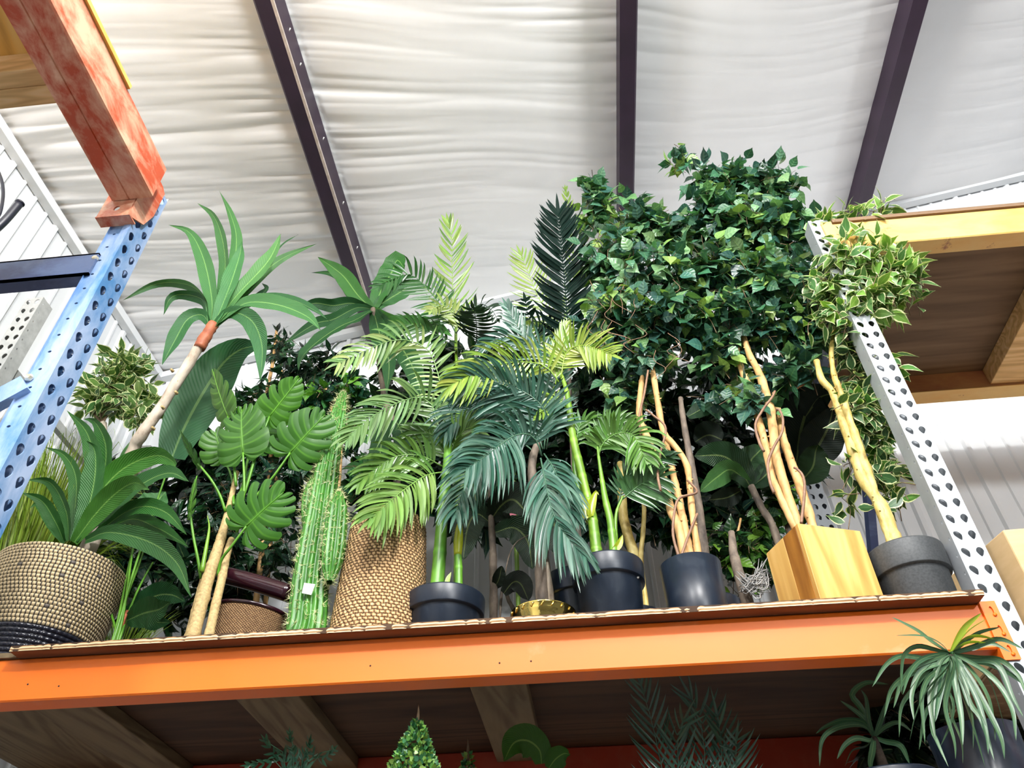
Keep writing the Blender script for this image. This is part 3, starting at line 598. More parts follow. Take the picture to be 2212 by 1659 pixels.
# lower level of the plant rack
t = thing('rack_beam', (-.5, 1.9, EH-.35), 'lower orange rack beam below the picture', 'rack beam', 'rack beams')
step_beam(t, MT['orange'], -2.045, .986, 1.891, EH-.40, EH-.30)
LZ = EH-.28
mb = MB(); mb.box((-2.04, 1.87, LZ-.02), (.984, 2.88, LZ)); tag(mb.build('plywood_board', MT['plyedge'], smooth=False), 'plywood board of the lower level carrying the shaded plants', 'board', 'shelf boards')
# black tube at far left on the neighbour rack
mb = MB(); mb.tube([at(-60, 540, 1.35), at(-20, 505, 1.35), at(12, 475, 1.35), at(42, 440, 1.35)], [.0135]*3, 16, 16)
t = tag(mb.build('foam_tube', MT['blackrubber']), 'thick black tube end pointing up at the left edge', 'tube')
mb = MB(); mb.tube([at(42, 440, 1.35), at(44, 438, 1.35)], [.0155, .0155], 16, 2); mb.build('end_collar', MT['blackrubber'], t)
mb = MB(); mb.tube([at(-70, 350, 1.4), at(-20, 352, 1.4), at(2, 385, 1.4), at(6, 430, 1.4), at(-10, 475, 1.4), at(-70, 500, 1.4)], [.006]*3, 10, 24)
tag(mb.build('hose_loop', MT['blackrubber']), 'curved black hose loop at the left edge above the black tube', 'hose')

# ================================================================== plants on the shelf
DG = (.012, .07, .022); MG = (.035, .17, .03); BG = (.09, .3, .035); LG = (.2, .42, .06); TEAL = (.02, .085, .06)
def leafpart(root, lst, w, Y0, Y1, col, name='leaf', mat='leafrib', **kw):
    mb = MB(); kw.setdefault('wave', .03); kw.setdefault('nv', 22); kw.setdefault('nu', 6)
    ribbon(mb, pts(lst, Y0, Y1), w, col=vary(col, .07), **kw); return mb.build(name, MT[mat], root)
def frondpart(root, lst, L, Y0, Y1, col, mat='palm', **kw):
    mb = MB(); frond(mb, pts(lst, Y0, Y1), L, col=col, **kw); return mb.build('frond', MT[mat], root)
def hidden_pot(root, x, y, r=.09, h=.15, mat='blackpot', z=SZ):
    mb = MB(); pot(mb, x, y, z+.0005, r, h); mb.build('pot', MT[mat], root)
    mb = MB(); mb.lathe([(.0, z+h-.02), (r-.013, z+h-.02)], x, y, 24); mb.build('potting_fill', MT['soil'], root)
def down_to(p, z): return np.array([p[0], p[1], z])

# ---- coiled basket with broad-leaved plant, far left
bx, by, bz = -1.615, 2.055, SZ+.0005
t = thing('coiled_basket', (bx, by, bz), 'round coiled basket in natural and black stitching with a dark foot at the left end', 'basket')
def coil(z0, z1, rfun, rows, nst, dark, seed, mat, name, hz=.0075):
    mb = MB(); n = nst*6; rr = np.random.default_rng(seed)
    prof = []; rowsV = []
    th = np.arange(n)*2*math.pi/n
    cols = []
    for i in range(rows):
        zc0 = z0+(z1-z0)*(i+.5)/rows; ph_ = rr.random()*6
        colr = np.zeros((n, 3))
        st = rr.random(nst); dk = st < (.0 if dark else .012)
        for k in range(n):
            s_, f = divmod(k+int(ph_*3), 6); s_ %= nst
            if dark: c_ = (.012, .013, .02)
            else: c_ = (.60, .48, .28) if not dk[s_] else (.14, .12, .10)
            if not dark and f in (0, 1): c_ = (.02, .017, .018)
            colr[k] = c_
        for j, a in enumerate(np.linspace(-math.pi/2, math.pi/2, 6)):
            zz = zc0+math.sin(a)*(z1-z0)/rows*.5; st_b = .0022*np.abs(np.sin((np.arange(n)+int(ph_*3))*math.pi/6))
            r_ = rfun((zz-z0)/(z1-z0))+math.cos(a)*hz*(.6+0)+st_b*math.cos(a)
            r_ = np.full(n, 1.)*r_
            rowsV.append(np.stack([bx+r_*np.cos(th), by+r_*np.sin(th), np.full(n, zz)], 1)); cols.append(colr if 0 < j < 5 else colr*.2)
    mb.grid(np.array(rowsV), None, np.array(cols), wrap=True); return mb.build(name, mat, t)
MT['coil'] = simple('palm_fibre_coil', [(.3, (.75, .72, .7)), (.7, (1, 1, 1))], 50, .6, usecol=True, bs=.1)
MT['coildark'] = simple('black_dyed_coil', [(.3, (.8, .8, .9)), (.7, (1, 1, 1.1))], 50, .25, usecol=True, bs=.15)
bh = EH+1.232-bz
rf = lambda u: .150+.035*math.sin(min(1, max(0, u))*1.9)
coil(bz+.095, bz+bh, lambda u: rf(.22+.78*u), 21, 96, False, 3, MT['coil'], 'basket_wall')
coil(bz, bz+.095, lambda u: rf(.22*u), 7, 60, True, 4, MT['coildark'], 'dark_foot', .009)
mb = MB(); mb.lathe([(0, bz+.001), (.15, bz+.001)], bx, by, 40); mb.lathe([(0, bz+bh-.05), (.17, bz+bh-.05)], bx, by, 40); mb.lathe([(.135, bz+.02), (.155, bz+.2), (.165, bz+bh-.01)], bx, by, 40); mb.build('lining', MT['soil'], t)

t = thing('broad_leaf_plant', (bx, by, bz+bh-.05), 'lush dark green artificial plant with wide arching leaves growing from the coiled basket', 'artificial plant')
B0 = (158, 1172)
GB = (.03, .15, .022)
for lst, w, Y0, Y1, c, kw in [
    ([(150, 1165), (205, 1035), (190, 940), (145, 887)], .062, 2.05, 2.0, GB, {}),
    ([(175, 1150), (222, 1030), (228, 960), (205, 912), (180, 905)], .080, 2.04, 2.05, GB, dict(roll=.25)),
    ([(162, 1170), (190, 1100), (205, 1030), (205, 975), (188, 952)], .072, 2.0, 1.9, (.035, .17, .03), dict(peak=.6)),
    ([(155, 1160), (165, 1040), (140, 985), (98, 966)], .045, 2.05, 2.0, GB, {}),
    ([(148, 1168), (143, 1105), (110, 1044), (57, 1036)], .045, 2.0, 1.9, GB, dict(roll=.3)),
    ([(138, 1170), (121, 1130), (91, 1083), (47, 1064)], .042, 1.98, 1.85, GB, {}),
    ([(160, 1172), (205, 1112), (250, 1066), (290, 1043), (322, 1058)], .066, 2.0, 1.86, (.075, .27, .035), dict(roll=-.35)),
    ([(180, 1150), (216, 1066), (270, 1010), (337, 984), (376, 1000), (372, 1025)], .070, 2.03, 1.93, (.05, .22, .025), dict(roll=-.3)),
    ([(190, 1150), (235, 1110), (304, 1048), (365, 1022), (408, 1040)], .066, 2.02, 1.9, (.022, .12, .02), dict(roll=.4)),
    ([(200, 1120), (246, 1025), (275, 968), (302, 938), (336, 930)], .028, 2.08, 2.1, GB, dict(roll=.5)),
    ([(185, 1168), (236, 1150), (321, 1170), (381, 1215), (413, 1290)], .058, 2.0, 1.84, (.035, .16, .03), dict(roll=.1, wave=.02)),
    ([(195, 1165), (262, 1112), (310, 1094), (360, 1108), (404, 1156)], .050, 2.05, 1.95, GB, dict(roll=.2)),
    ([(200, 1165), (280, 1122), (338, 1140), (375, 1160), (408, 1182)], .048, 2.08, 2.0, GB, dict(roll=.5)),
    ([(140, 1172), (110, 1120), (80, 1090), (62, 1100)], .04, 2.06, 2.05, GB, {}),
    ([(165, 1170), (180, 1120), (200, 1090), (240, 1075)], .06, 2.1, 2.15, GB, {})]:
    kw = dict(kw); kw.setdefault('fold', .3); leafpart(t, lst, w*1.12, Y0, Y1, c, **kw)

# ---- yellow-green grass bush behind it
g0 = np.array([-1.90, 2.25, 0])
t = thing('grass_bush', (g0[0], 2.25, SZ), 'bushy yellow-green artificial grass behind the blue post at far left', 'artificial plant')
mb = MB()
for i in range(1500):
    a, b = RNG.random()*6.28, RNG.random()**.5*.16; z0 = SZ+.30
    p0 = np.array([g0[0]+math.cos(a)*b*.7, 2.25+math.sin(a)*b*.7, z0]); h = .30+.42*RNG.random(); l = nrm(np.array([math.cos(a), math.sin(a), 0]))*(.03+.18*RNG.random())
    q = [p0, p0+l*.3+[0, 0, h*.55], p0+l*.8+[0, 0, h*.95], p0+l*1.35+[0, 0, h*(1.0-.25*RNG.random())]]
    ribbon(mb, q, .0055, col=vary((.26, .42, .04), .25), nv=6, nu=1, fold=0, base=.7, peak=.3, n0=RNG.normal(size=3))
tag(mb.build('grass_blades', MT['grass'], t), kind='stuff'); hidden_pot(t, g0[0], 2.25, .12, .32)
g1 = at(250, 1290, 2.3)
t = thing('grass_bush', (g1[0], 2.42, SZ), 'small tuft of lime green artificial grass low behind the coiled basket', 'artificial plant')
mb = MB()
for i in range(260):
    a, b = RNG.random()*6.28, RNG.random()**.5*.06; p0 = np.array([g1[0]+math.cos(a)*b, 2.42+math.sin(a)*b, SZ+.1]); h = .1+.28*RNG.random(); l = np.array([math.cos(a), math.sin(a), 0])*(.03+.1*RNG.random())
    ribbon(mb, [p0, p0+l*.4+[0, 0, h*.6], p0+l*1.2+[0, 0, h*.9]], .004, col=vary((.26, .45, .05), .2), nv=5, nu=1, fold=0, base=.7, peak=.3, n0=RNG.normal(size=3))
tag(mb.build('grass_blades', MT['grass'], t), kind='stuff'); hidden_pot(t, g1[0], 2.42, .06, .11)

# ---- small variegated ball tree at left
YV = 2.55; c0 = at(262, 845, YV)
t = thing('variegated_ball_tree', (at(222, 960, YV)[0], YV, SZ), 'small round variegated ficus with cream-edged leaves behind the blue post', 'artificial tree')
foot = np.array([at(215, 1080, YV)[0]-.05, YV, SZ+.13])
mb = MB(); mb.tube([foot, at(213, 985, YV), at(222, 915, YV)], [.022, .019, .017], 10, 10, wob=.05); mb.build('trunk', MT['barkpale'], t)
mb = MB()
for q in ([(222, 915), (228, 880), (250, 850)], [(222, 915), (240, 880), (285, 860)], [(222, 915), (215, 880), (215, 850)], [(222, 915), (232, 870), (262, 800)], [(222, 915), (200, 890), (180, 862)]): mb.tube(pts(q, YV), [.007, .003], 6, 8)
mb.build('branches', MT['twig'], t)
lm, tm = MB(), MB()
canopy(lm, tm, [blob(262, 828, YV-.05, 72, 58), blob(225, 850, YV, 50, 40), blob(300, 880, YV-.1, 48, 40), blob(262, 785, YV, 35, 30)], 120, .074, .5, [(.10, .24, .05), (.07, .2, .05), (.15, .3, .07)], down=.25, leaves=5, twl=.1, curl=.2)
lm.build('foliage', MT['variegated'], t); tag(tm.build('twigs', MT['twig'], t), kind='stuff'); hidden_pot(t, foot[0], YV, .1, .15)

# ---- tall dracaena with bare pale trunk
YD = 1.96
b0 = at(277, 998, YD+.12); foot = np.array([b0[0]-.10, YD+.2, SZ+.13])
t = thing('dracaena_tree', (foot[0], foot[1], SZ), 'tall leaning dracaena with pale bare trunk and long strap leaves at upper left', 'artificial tree')
mb = MB(); mb.tube([foot, b0, at(300, 948, YD+.08), at(345, 885, YD+.06), at(373, 840, YD+.04), at(405, 790, YD+.02), at(434, 742, YD)], [.028, .027, .026, .024, .0205, .019, .0195], 14, 40, wob=.035, ribs=lambda u: 1+.05*np.sin(u*70)+.04*np.sin(u*31))
trk = mb.build('trunk', MT['barkpale'], t)
for kx, ky in ((331, 925), (381, 848), (385, 825), (409, 775), (352, 880), (372, 800)):
    p = at(kx, ky, YD+.04-.012); mb = MB(); mb.tube([p+[0, .006, 0], p+[-.001, -.008, -.001]], [.0065, .0045], 8, 3); mb.build('knot', MT['cane'], trk)
mb = MB(); mb.tube(pts([(430, 752), (440, 735), (450, 718), (461, 700)], YD), [.022, .0235, .02, .0215], 14, 14, wob=.06); mb.build('trunk_wrap', MT['wrap'], t)
GD = (.075, .25, .075)
for lst, w, Y1, c, kw in [
    ([(457, 705), (457, 641), (439, 557), (409, 502), (364, 486)], .050, 2.05, GD, {}),
    ([(460, 705), (484, 610), (484, 536), (463, 469), (427, 439)], .046, 2.25, GD, dict(roll=.4)),
    ([(462, 705), (498, 600), (511, 520), (499, 466), (474, 412)], .036, 2.3, GD, dict(roll=-.7)),
    ([(460, 707), (480, 660), (499, 611), (518, 551), (523, 521)], .056, 1.9, (.07, .25, .075), dict(peak=.62, roll=.15)),
    ([(463, 705), (490, 665), (520, 629), (580, 563), (607, 506)], .056, 1.95, (.09, .29, .08), dict(roll=.2, peak=.6)),
    ([(466, 700), (520, 640), (571, 587), (620, 553), (684, 527)], .035, 2.2, GD, dict(roll=-.3)),
    ([(520, 640), (575, 580), (610, 530), (644, 507)], .026, 2.3, (.03, .13, .04), dict(roll=.5)),
    ([(452, 700), (445, 650), (409, 616), (339, 613), (263, 650)], .032, 2.05, (.06, .2, .07), dict(roll=.95)),
    ([(452, 695), (440, 650), (400, 636), (368, 644), (353, 681)], .034, 2.15, (.025, .13, .035), dict(roll=.8)),
    ([(452, 700), (436, 680), (405, 690), (378, 735), (350, 788)], .048, 2.1, (.03, .15, .04), dict(roll=.15, peak=.5)),
    ([(463, 702), (500, 672), (540, 653), (602, 659), (662, 683), (693, 714)], .056, 1.9, (.07, .24, .07), dict(roll=.35)),
    ([(468, 698), (530, 650), (617, 645), (677, 669), (712, 694)], .045, 2.15, (.03, .14, .04), dict(roll=.8)),
    ([(466, 702), (500, 675), (544, 693), (566, 747), (562, 825)], .055, 1.98, (.05, .2, .065), dict(roll=-.2)),
    ([(466, 700), (500, 670), (540, 655), (575, 625), (566, 612)], .03, 2.3, (.025, .12, .04), {})]:
    leafpart(t, lst, w*1.42, YD, 1.95+(Y1-2.12)*.45, c, wave=.035, wf=3, fold=.28, **kw)
hidden_pot(t, foot[0], foot[1], .11, .15)

# ---- paddle-leaf plant with thin stems
YB = 2.38
fx = at(258, 1385, YB)[0]
t = thing('paddle_leaf_plant', (fx, YB, SZ), 'plant on thin upright stalks with one huge paddle leaf behind the pale leaning trunk', 'artificial plant')
leafpart(t, [(371, 990), (395, 930), (435, 855), (481, 786), (520, 755), (562, 746)], .215, YB, YB-.1, (.018, .12, .035), mat='leafrib', fold=.16, base=.5, peak=.45, tip=1.3, roll=-.25, wave=.012)
leafpart(t, [(300, 1120), (318, 1100), (340, 1082), (358, 1062)], .11, YB-.2, YB-.2, (.05, .2, .05), fold=.15, base=.4, peak=.5)
leafpart(t, [(275, 1340), (310, 1325), (345, 1316), (368, 1300)], .09, YB-.3, YB-.38, (.02, .12, .025), fold=.2, base=.4, peak=.5)
leafpart(t, [(270, 1330), (330, 1290), (370, 1285), (400, 1300)], .08, YB-.2, YB-.28, (.012, .075, .02), fold=.2, base=.4, peak=.5)
leafpart(t, [(300, 1300), (330, 1340), (370, 1345)], .06, YB-.2, YB-.28, (.012, .075, .02), fold=.2, base=.4, peak=.5)
for q in ([(371, 990), (340, 1080), (290, 1230), (256, 1350)], [(300, 1120), (285, 1200), (262, 1350)], [(318, 1165), (300, 1220), (270, 1300), (258, 1360)], [(330, 1215), (300, 1270), (275, 1330), (262, 1370)], [(240, 1250), (240, 1320), (250, 1375)], [(297, 1130), (275, 1240), (250, 1360)]):
    P = pts(q, YB-.2, YB-.33); P = np.vstack([P, [P[-1][0], P[-1][1], SZ+.002]]) if P[-1][2] > SZ+.01 else P
    mb = MB(); mb.tube(P, [.0032, .0045], 6, 16, col=(.5, .75, .6)); mb.build('stalk', MT['palmstem'], t)
P0 = at(262, 1350, YB-.32); mb = MB(); mb.tube([[P0[0], P0[1], SZ+.001], P0, at(275, 1320, YB-.3)], [.016, .011, .004], 8, 8, wob=.2); mb.build('fibre_sheath', MT['wrap'], t)

# ---- split-leaf philodendron
YM = 1.94
def split_leaf(root, pa, tipp, wd, col, Ya, Yt, nslit=7, n0=(0, -.8, -.45), roll=0, cup=.18, name='leaf', seed=0):
    """heart-shaped blade whose lobes run out from the midrib and part towards the margin"""
    a, b = at(pa[0], pa[1], Ya), at(tipp[0], tipp[1], Yt); T = nrm(b-a); L = np.linalg.norm(b-a)
    S = nrm(np.cross(T, n0)); Nn = nrm(np.cross(S, T)); S, Nn = S*math.cos(roll)+Nn*math.sin(roll), Nn*math.cos(roll)-S*math.sin(roll)
    rr = np.random.default_rng(seed+50); K = 7; W = wd/2; mb = MB(); base = np.array(vary(col, .06)); vein = np.clip(base*1.9+[.06, .08, .01], 0, 1)
    def mid(s): return np.stack([np.zeros_like(s), s*L], -1)
    for sg in (-1, 1):
        DB = [.0 if rr.random() < .35 else .22+.33*rr.random() for _ in range(K+1)]; DB[K] = 0; DB[0] = 0; GB_ = [.10+.10*rr.random() for _ in range(K+1)]
        for k in range(K):
            qq = np.linspace(0, 1, 9); u = np.linspace(0, 1, 13)
            Q, Uu = np.meshgrid(qq, u, indexing='ij'); D0, D1 = max(DB[k], 1e-3), max(DB[k+1], 1e-3)
            e0 = np.clip((Uu-(1-D0))/D0, 0, 1)*(DB[k] > 0); e1 = np.clip((Uu-(1-D1))/D1, 0, 1)*(DB[k+1] > 0); e0 = e0**.6; e1 = e1**.6
            lo = GB_[k]*e0; hi = 1-GB_[k+1]*e1; Qe = k+lo+(hi-lo)*Q; f = Qe/K
            s = np.clip((Qe-1.6)/(K-1.6), 0, 1)*.93; al = np.radians(158-132*f**.72)
            rad = W*np.interp(f, [0, .12, .3, .5, .7, .88, 1.0], [.66, .95, 1.16, 1.14, .95, .62, L/W*.10])*(1-.10*np.clip(1-2*Q, 0, 1)**3*(DB[k] > 0)-.10*np.clip(2*Q-1, 0, 1)**3*(DB[k+1] > 0))
            bend = .35*Uu**2
            X = rad*Uu*np.sin(al-bend*.6); Yv = s*L+rad*Uu*np.cos(al-bend)
            wq = np.cos((Q-.5)*math.pi)                                 # quilted between lateral veins
            h = cup*(X/W)**1.4*W-.035*W*(1-wq)*np.clip(Uu*3, 0, 1) - .28*W*(Yv/L)**2*(Yv > 0)-.25*W*(X/W)**3*.8
            V = a+T*Yv[..., None]+S*(sg*X)[..., None]+Nn*h[..., None]
            v_ = np.clip(np.exp(-((Q-.5)/.055)**2)*(1-.55*Uu)*.85+np.exp(-(X/(.028*W))**2), 0, 1)[..., None]
            if sg > 0: V = V[::-1]; v_ = v_[::-1]
            mb.grid(V, np.stack([Q, Uu], -1), (base*(1-v_)+vein*v_))
    mb.tube([a, a+T*L*.5+Nn*(-.07*W), b-Nn*.25*W], [.0026, .0012], 5, 8, col=vein)
    return mb.build(name, MT['monstera'], root), a
ps = at(417, 1371, YM)
t = thing('split_leaf_philodendron', (ps[0], YM, SZ), 'split-leaf philodendron with bright green lobed leaves on two ringed tan canes', 'artificial plant')
ringed = lambda n_: (lambda u: 1+.12*np.exp(-((np.mod(u*n_, 1)-.5)/.07)**2))
for q, r_, nm in (([(415, 1378), (448, 1255), (475, 1171), (495, 1095), (512, 1019)], [.019, .019, .016, .010, .007], 6), ([(450, 1378), (465, 1310), (478, 1255), (492, 1190), (500, 1165)], [.0135, .013, .0125, .012, .010], 4), ([(405, 1376), (425, 1300), (438, 1250)], [.009, .009, .008], 3)):
    P = pts(q, YM, YM+.06); P = np.vstack([[P[0][0]-.005, P[0][1], SZ+.001], P]) if P[0][2] > SZ+.004 else P; P[0][2] = SZ+.001
    mb = MB(); mb.tube(P, r_, 14, 60, wob=.02, ribs=ringed(nm)); mb.build('cane', MT['cane'], t)
GM = (.055, .22, .018)
for pa, tp, wd, c, ns, pet, kw in [
    ((525, 978), (514, 874), .165, GM, 6, [(527, 1060), (512, 1150)], dict(roll=.1, seed=1)),
    ((627, 978), (700, 893), .165, GM, 6, [(590, 1030), (563, 1060), (505, 1130)], dict(roll=-.1, seed=2)),
    ((532, 1137), (606, 1062), .175, (.055, .23, .018), 6, [(500, 1180), (478, 1210), (470, 1245)], dict(roll=.05, seed=3)),
    ((492, 900), (450, 797), .12, (.09, .25, .025), 5, [(500, 950), (510, 1050)], dict(roll=.6, seed=4)),
    ((582, 900), (648, 815), .115, (.065, .24, .02), 5, [(560, 960), (530, 1060), (505, 1120)], dict(roll=-.4, seed=5)),
    ((411, 1108), (417, 1028), .085, (.1, .33, .03), 5, [(418, 1160), (428, 1210), (434, 1250)], dict(roll=.9, seed=6)),
    ((428, 1002), (383, 931), .065, (.03, .14, .02), 3, [(455, 1035), (475, 1070), (487, 1105)], dict(roll=.9, seed=7)),
    ((480, 985), (462, 930), .12, (.07, .23, .025), 4, [(500, 1030), (505, 1090)], dict(roll=-.3, seed=8)),
    ((560, 960), (610, 880), .14, (.05, .22, .02), 5, [(540, 1020), (515, 1090)], dict(roll=.3, seed=9)),
    ((545, 930), (590, 870), .10, (.06, .24, .02), 4, [(530, 1020), (505, 1120)], dict(roll=-.6, seed=10))]:
    Y_ = YM+(.08 if kw['seed'] in (8, 9, 10) else -.02); lf, a = split_leaf(t, pa, tp, wd, c, Y_, Y_-.05, ns, **kw)
    mb = MB(); mb.tube(np.vstack([a, pts(pet, Y_+.01, YM+.03)]), [.0035, .005], 6, 16, col=(.6, .9, .7)); mb.build('petiole', MT['palmstem'], t)
mb = MB(); mb.tube(pts([(436, 1235), (446, 1180), (452, 1140), (448, 1113)], YM), [.007, .006, .004, .0006], 8, 12, col=(1, 1.1, .8)); mb.build('new_shoot', MT['palmstem'], t)

# ---- cactus
YC = 1.96
pc = at(660, 1360, YC)
t = thing('column_cactus', (pc[0], YC, SZ), 'tall ribbed green column cactus with pale spines, side arms and a white tag', 'artificial cactus')
MT['spine'].name = 'pale_spine'
def cactus(lst, rad, Y0, Y1, name, parent, ribs=13, seed=0, m=60, dens=9, foot=False):
    rr = np.random.default_rng(seed); P = pts(lst, Y0, Y1)
    if foot: P = np.vstack([[P[0][0]-.01, P[0][1], SZ+.001], P])
    P = resample(P, m); T = tangents(P); u = np.linspace(0, 1, m+1); r = np.interp(u, np.linspace(0, 1, len(rad)), rad)
    n = ribs*6; A = nrm(np.cross(T[0], [0, 1, 0])); rings = []; cs = []
    for i in range(m+1):
        A = nrm(A-T[i]*(A@T[i])); B = np.cross(T[i], A); th = np.arange(n)*2*math.pi/n
        rw = 1+.10*np.cos(ribs*th)+.02*np.sin(i*1.1+np.floor(th/6.28*ribs)*2)
        rings.append(P[i]+r[i]*rw[:, None]*(np.cos(th)[:, None]*A+np.sin(th)[:, None]*B))
        cs.append(np.where((np.cos(ribs*th) < -.3)[:, None], np.array([[.62, .75, .6]]), np.array([[1.15, 1.1, 1.1]])))
    mb = MB(); mb.grid(np.array(rings), None, np.array(cs), wrap=True); mb.f.append(tuple(m*n+np.arange(n)))
    body = mb.build(name, MT['cactus'], parent)
    sp_ = MB()
    for k in range(ribs):
        th = 2*math.pi*k/ribs
        for s_ in np.arange(.01, .995, .0225*.9/max(.2, np.linalg.norm(P[-1]-P[0]))+0):
            s2 = s_+.01*rr.normal(); i = int(np.clip(s2*m, 0, m-1)); Ai = nrm(np.cross(T[i], [0, 1, 0])); Bi = np.cross(T[i], Ai)
            A_ = (np.array(rings[i][k*6])-P[i]); O = P[i]+A_+(P[i+1]-P[i])*(s2*m-i); out = nrm(A_)
            for q in range(6):
                d = nrm(out*.8+rr.normal(size=3)*.75); l = .011+.012*rr.random(); w_ = nrm(np.cross(d, rr.normal(size=3)))*.0009
                sp_.add([O-w_, O+w_, O+d*l], [(0, 1, 2)])
    for q in range(160 if name == 'column' else 90):
        O = P[-1]+T[-1]*.002+nrm(rr.normal(size=3))*rr.random()*r[-2]*.8; d = nrm(T[-1]+rr.normal(size=3)*.6); w_ = nrm(np.cross(d, rr.normal(size=3)))*.0006
        sp_.add([O-w_, O+w_, O+d*.016], [(0, 1, 2)])
    tag(sp_.build('spines', MT['spine'], body), kind='stuff'); return body
cactus([(662, 1356), (672, 1250), (690, 1130), (708, 1010), (724, 930), (741, 850)], [.050, .049, .047, .044, .040, .036, .030, .026, .012], YC, YC+.04, 'column', t, 14, 1, 80, foot=True)
cactus([(712, 1258), (714, 1240), (722, 1170), (728, 1110), (732, 1065)], [.010, .026, .031, .031, .030, .026, .010], YC-.045, YC-.03, 'arm', t, 11, 2, 34)
cactus([(678, 1165), (672, 1140), (671, 1090), (677, 1036)], [.012, .024, .027, .025, .010], YC+.03, YC+.03, 'arm', t, 10, 3, 26)
p0, p1 = at(652, 1262, YC-.062), at(680, 1275, YC-.062)
q = [at(657, 1259, YC-.06), at(681, 1262, YC-.06), at(672, 1285, YC-.06), at(652, 1281, YC-.06)]
mb = MB(); mb.hexa([v for v in q]+[v+np.array([0, .0012, 0]) for v in q]); tg = mb.build('price_tag', MT['white'], t, smooth=False)
mb = MB(); a_, b_ = q[0]*.62+q[3]*.38, q[1]*.62+q[2]*.38
for k in range(9):
    f0, f1 = .2+.065*k, .2+.065*k+.045; c1, c2 = a_+(b_-a_)*f0, a_+(b_-a_)*f1; up_ = np.array([0, 0, .0011+.0006*(k % 2)]); o_ = np.array([0, -.0004, 0])
    mb.add([c1+o_, c2+o_, c2+up_+o_, c1+up_+o_], [(0, 1, 2, 3)])
mb.build('tag_print', MT['ink'], tg, smooth=False)

# ---- wicker pot covers
wc = at(828, 1250, 2.0); wx, wr = wc[0], (at(930, 1335, 1.98)[0]-at(727, 1350, 1.98)[0])/2
t = thing('seagrass_basket', (wx, 2.0, SZ), 'tall tan twisted-seagrass basket standing upside down in front of the palms', 'basket')
hh = EH+1.300-SZ; mb = MB()
pr = [(wr, SZ+.001)]+[(wr*(1-.13*u**1.3), SZ+.001+hh*u*.9) for u in np.linspace(0, 1, 60)[1:]]; r1 = pr[-1][0]
pr += [(r1-.028*(1-math.cos(a)), SZ+.001+hh*.9+hh*.1*math.sin(a)) for a in np.linspace(0, math.pi/2, 10)[1:]]+[(r1-.05, SZ+hh+.002), (.004, SZ+hh+.001)]
n = 168; rows = []
for i, (r_, z_) in enumerate(pr):
    th = np.arange(n)*2*math.pi/n; ph_ = (i % 2)*math.pi
    b_ = .0016*np.sin(th*n/4+ph_) if r_ > .05 else 0*th
    rows.append(np.stack([wx+(r_+b_)*np.cos(th), 2.0+(r_+b_)*np.sin(th), np.full(n, z_)+(.0016*np.cos(th*n/4+ph_) if 2 < i < 62 else 0)], 1))
UVw = np.stack(np.broadcast_arrays(np.arange(n)[None]/n, np.linspace(0, 1, len(pr))[:, None]), -1)
mb.grid(np.array(rows), UVw, wrap=True); mb.build('woven_wall', MT['wicker'], t)
mb = MB(); p = at(771, 1115, 1.92); mb.tube([p, p+[-.001, 0, .013]], [.0016, .0012], 6, 3); mb.build('loose_peg', MT['white'], t)

t = thing('woven_crate', (at(545, 1330, 2.05)[0], 2.05, SZ), 'dark brown finely woven basket lying low between the canes and the cactus', 'basket')
mb = MB(); cxx = at(545, 1330, 2.07)[0]; tl = math.radians(-9)
n = 72; rows = []
for i, u in enumerate(np.linspace(0, 1, 30)):
    th = np.arange(n)*2*math.pi/n; r_ = .108+.012*u; x_ = r_*np.cos(th); y_ = r_*.8*np.sin(th); z_ = np.full(n, u*.155)
    rows.append(np.stack([cxx+x_*math.cos(tl)-z_*math.sin(tl)*0-.0*z_, 2.07+y_, SZ+.001+z_+u*x_*math.tan(tl)], 1))
mb.grid(np.array(rows), np.stack(np.broadcast_arrays(np.arange(n)[None]/n, np.linspace(0, 1, 30)[:, None]), -1), wrap=True); mb.build('woven_wall', MT['wickerdark'], t)
mb = MB(); mb.tube([np.array(rows[-1][k])+[0, 0, .002] for k in list(range(0, n, 4))+[0]], .006, 8, 72); mb.build('rim', MT['darkroll'], t)
mb = MB(); mb.tube(pts([(470, 1238), (540, 1256), (632, 1284)], 2.03, 2.03), [.026, .026, .026], 20, 10)
tag(mb.build('plastic_roll', MT['darkroll']), 'glossy dark oxblood plastic roll resting on the woven basket beside the cactus', 'roll')

# ---- cane palm in black pot (left)
def palm_cane(root, lst, rad, Y0, Y1, rings=6, name='cane', pale=True, n=14, foot=None, tint=(1, 1, 1)):
    P = pts(lst, Y0, Y1)
    if foot is not None: P[0][2] = foot
    mb = MB(); m = 48; u = np.linspace(0, 1, m+1); mb.tube(P, rad, n, m, ribs=lambda u: 1+.09*np.exp(-((np.mod(u*rings+.15, 1)-.5)/.06)**2))
    c = np.ones((m+1, n, 3))*np.array(tint)
    if pale: c *= (1+.75*np.clip(1-u*4.5, 0, 1))[:, None, None]
    rg = np.exp(-((np.mod(u*rings+.15, 1)-.5)/.05)**2); c *= (1+.5*rg)[:, None, None]; mb.c = [c.reshape(-1, 3)]
    return mb.build(name, MT['palmstem'], root)
px_c = at(962, 1300, 1.99)[0]
t = thing('cane_palm', (px_c, 1.99, SZ), 'cane palm with two thick green ringed stems in the leftmost black pot', 'artificial palm', 'potted palms')
hp = .128; mb = MB(); pot(mb, px_c, 1.99, SZ+.0005, .110, hp, .86, .40, .007); mb.build('pot', MT['blackpot'], t)
mb = MB(); mb.lathe([(0, SZ+hp-.02), (.097, SZ+hp-.02)], px_c, 1.99, 24); mb.build('potting_fill', MT['soil'], t)
palm_cane(t, [(942, 1275), (950, 1196), (956, 1106), (966, 1010), (968, 950)], [.020, .019, .017, .016, .012], 1.96, 2.02, 5, foot=SZ+.105, tint=(.55, .75, .8))
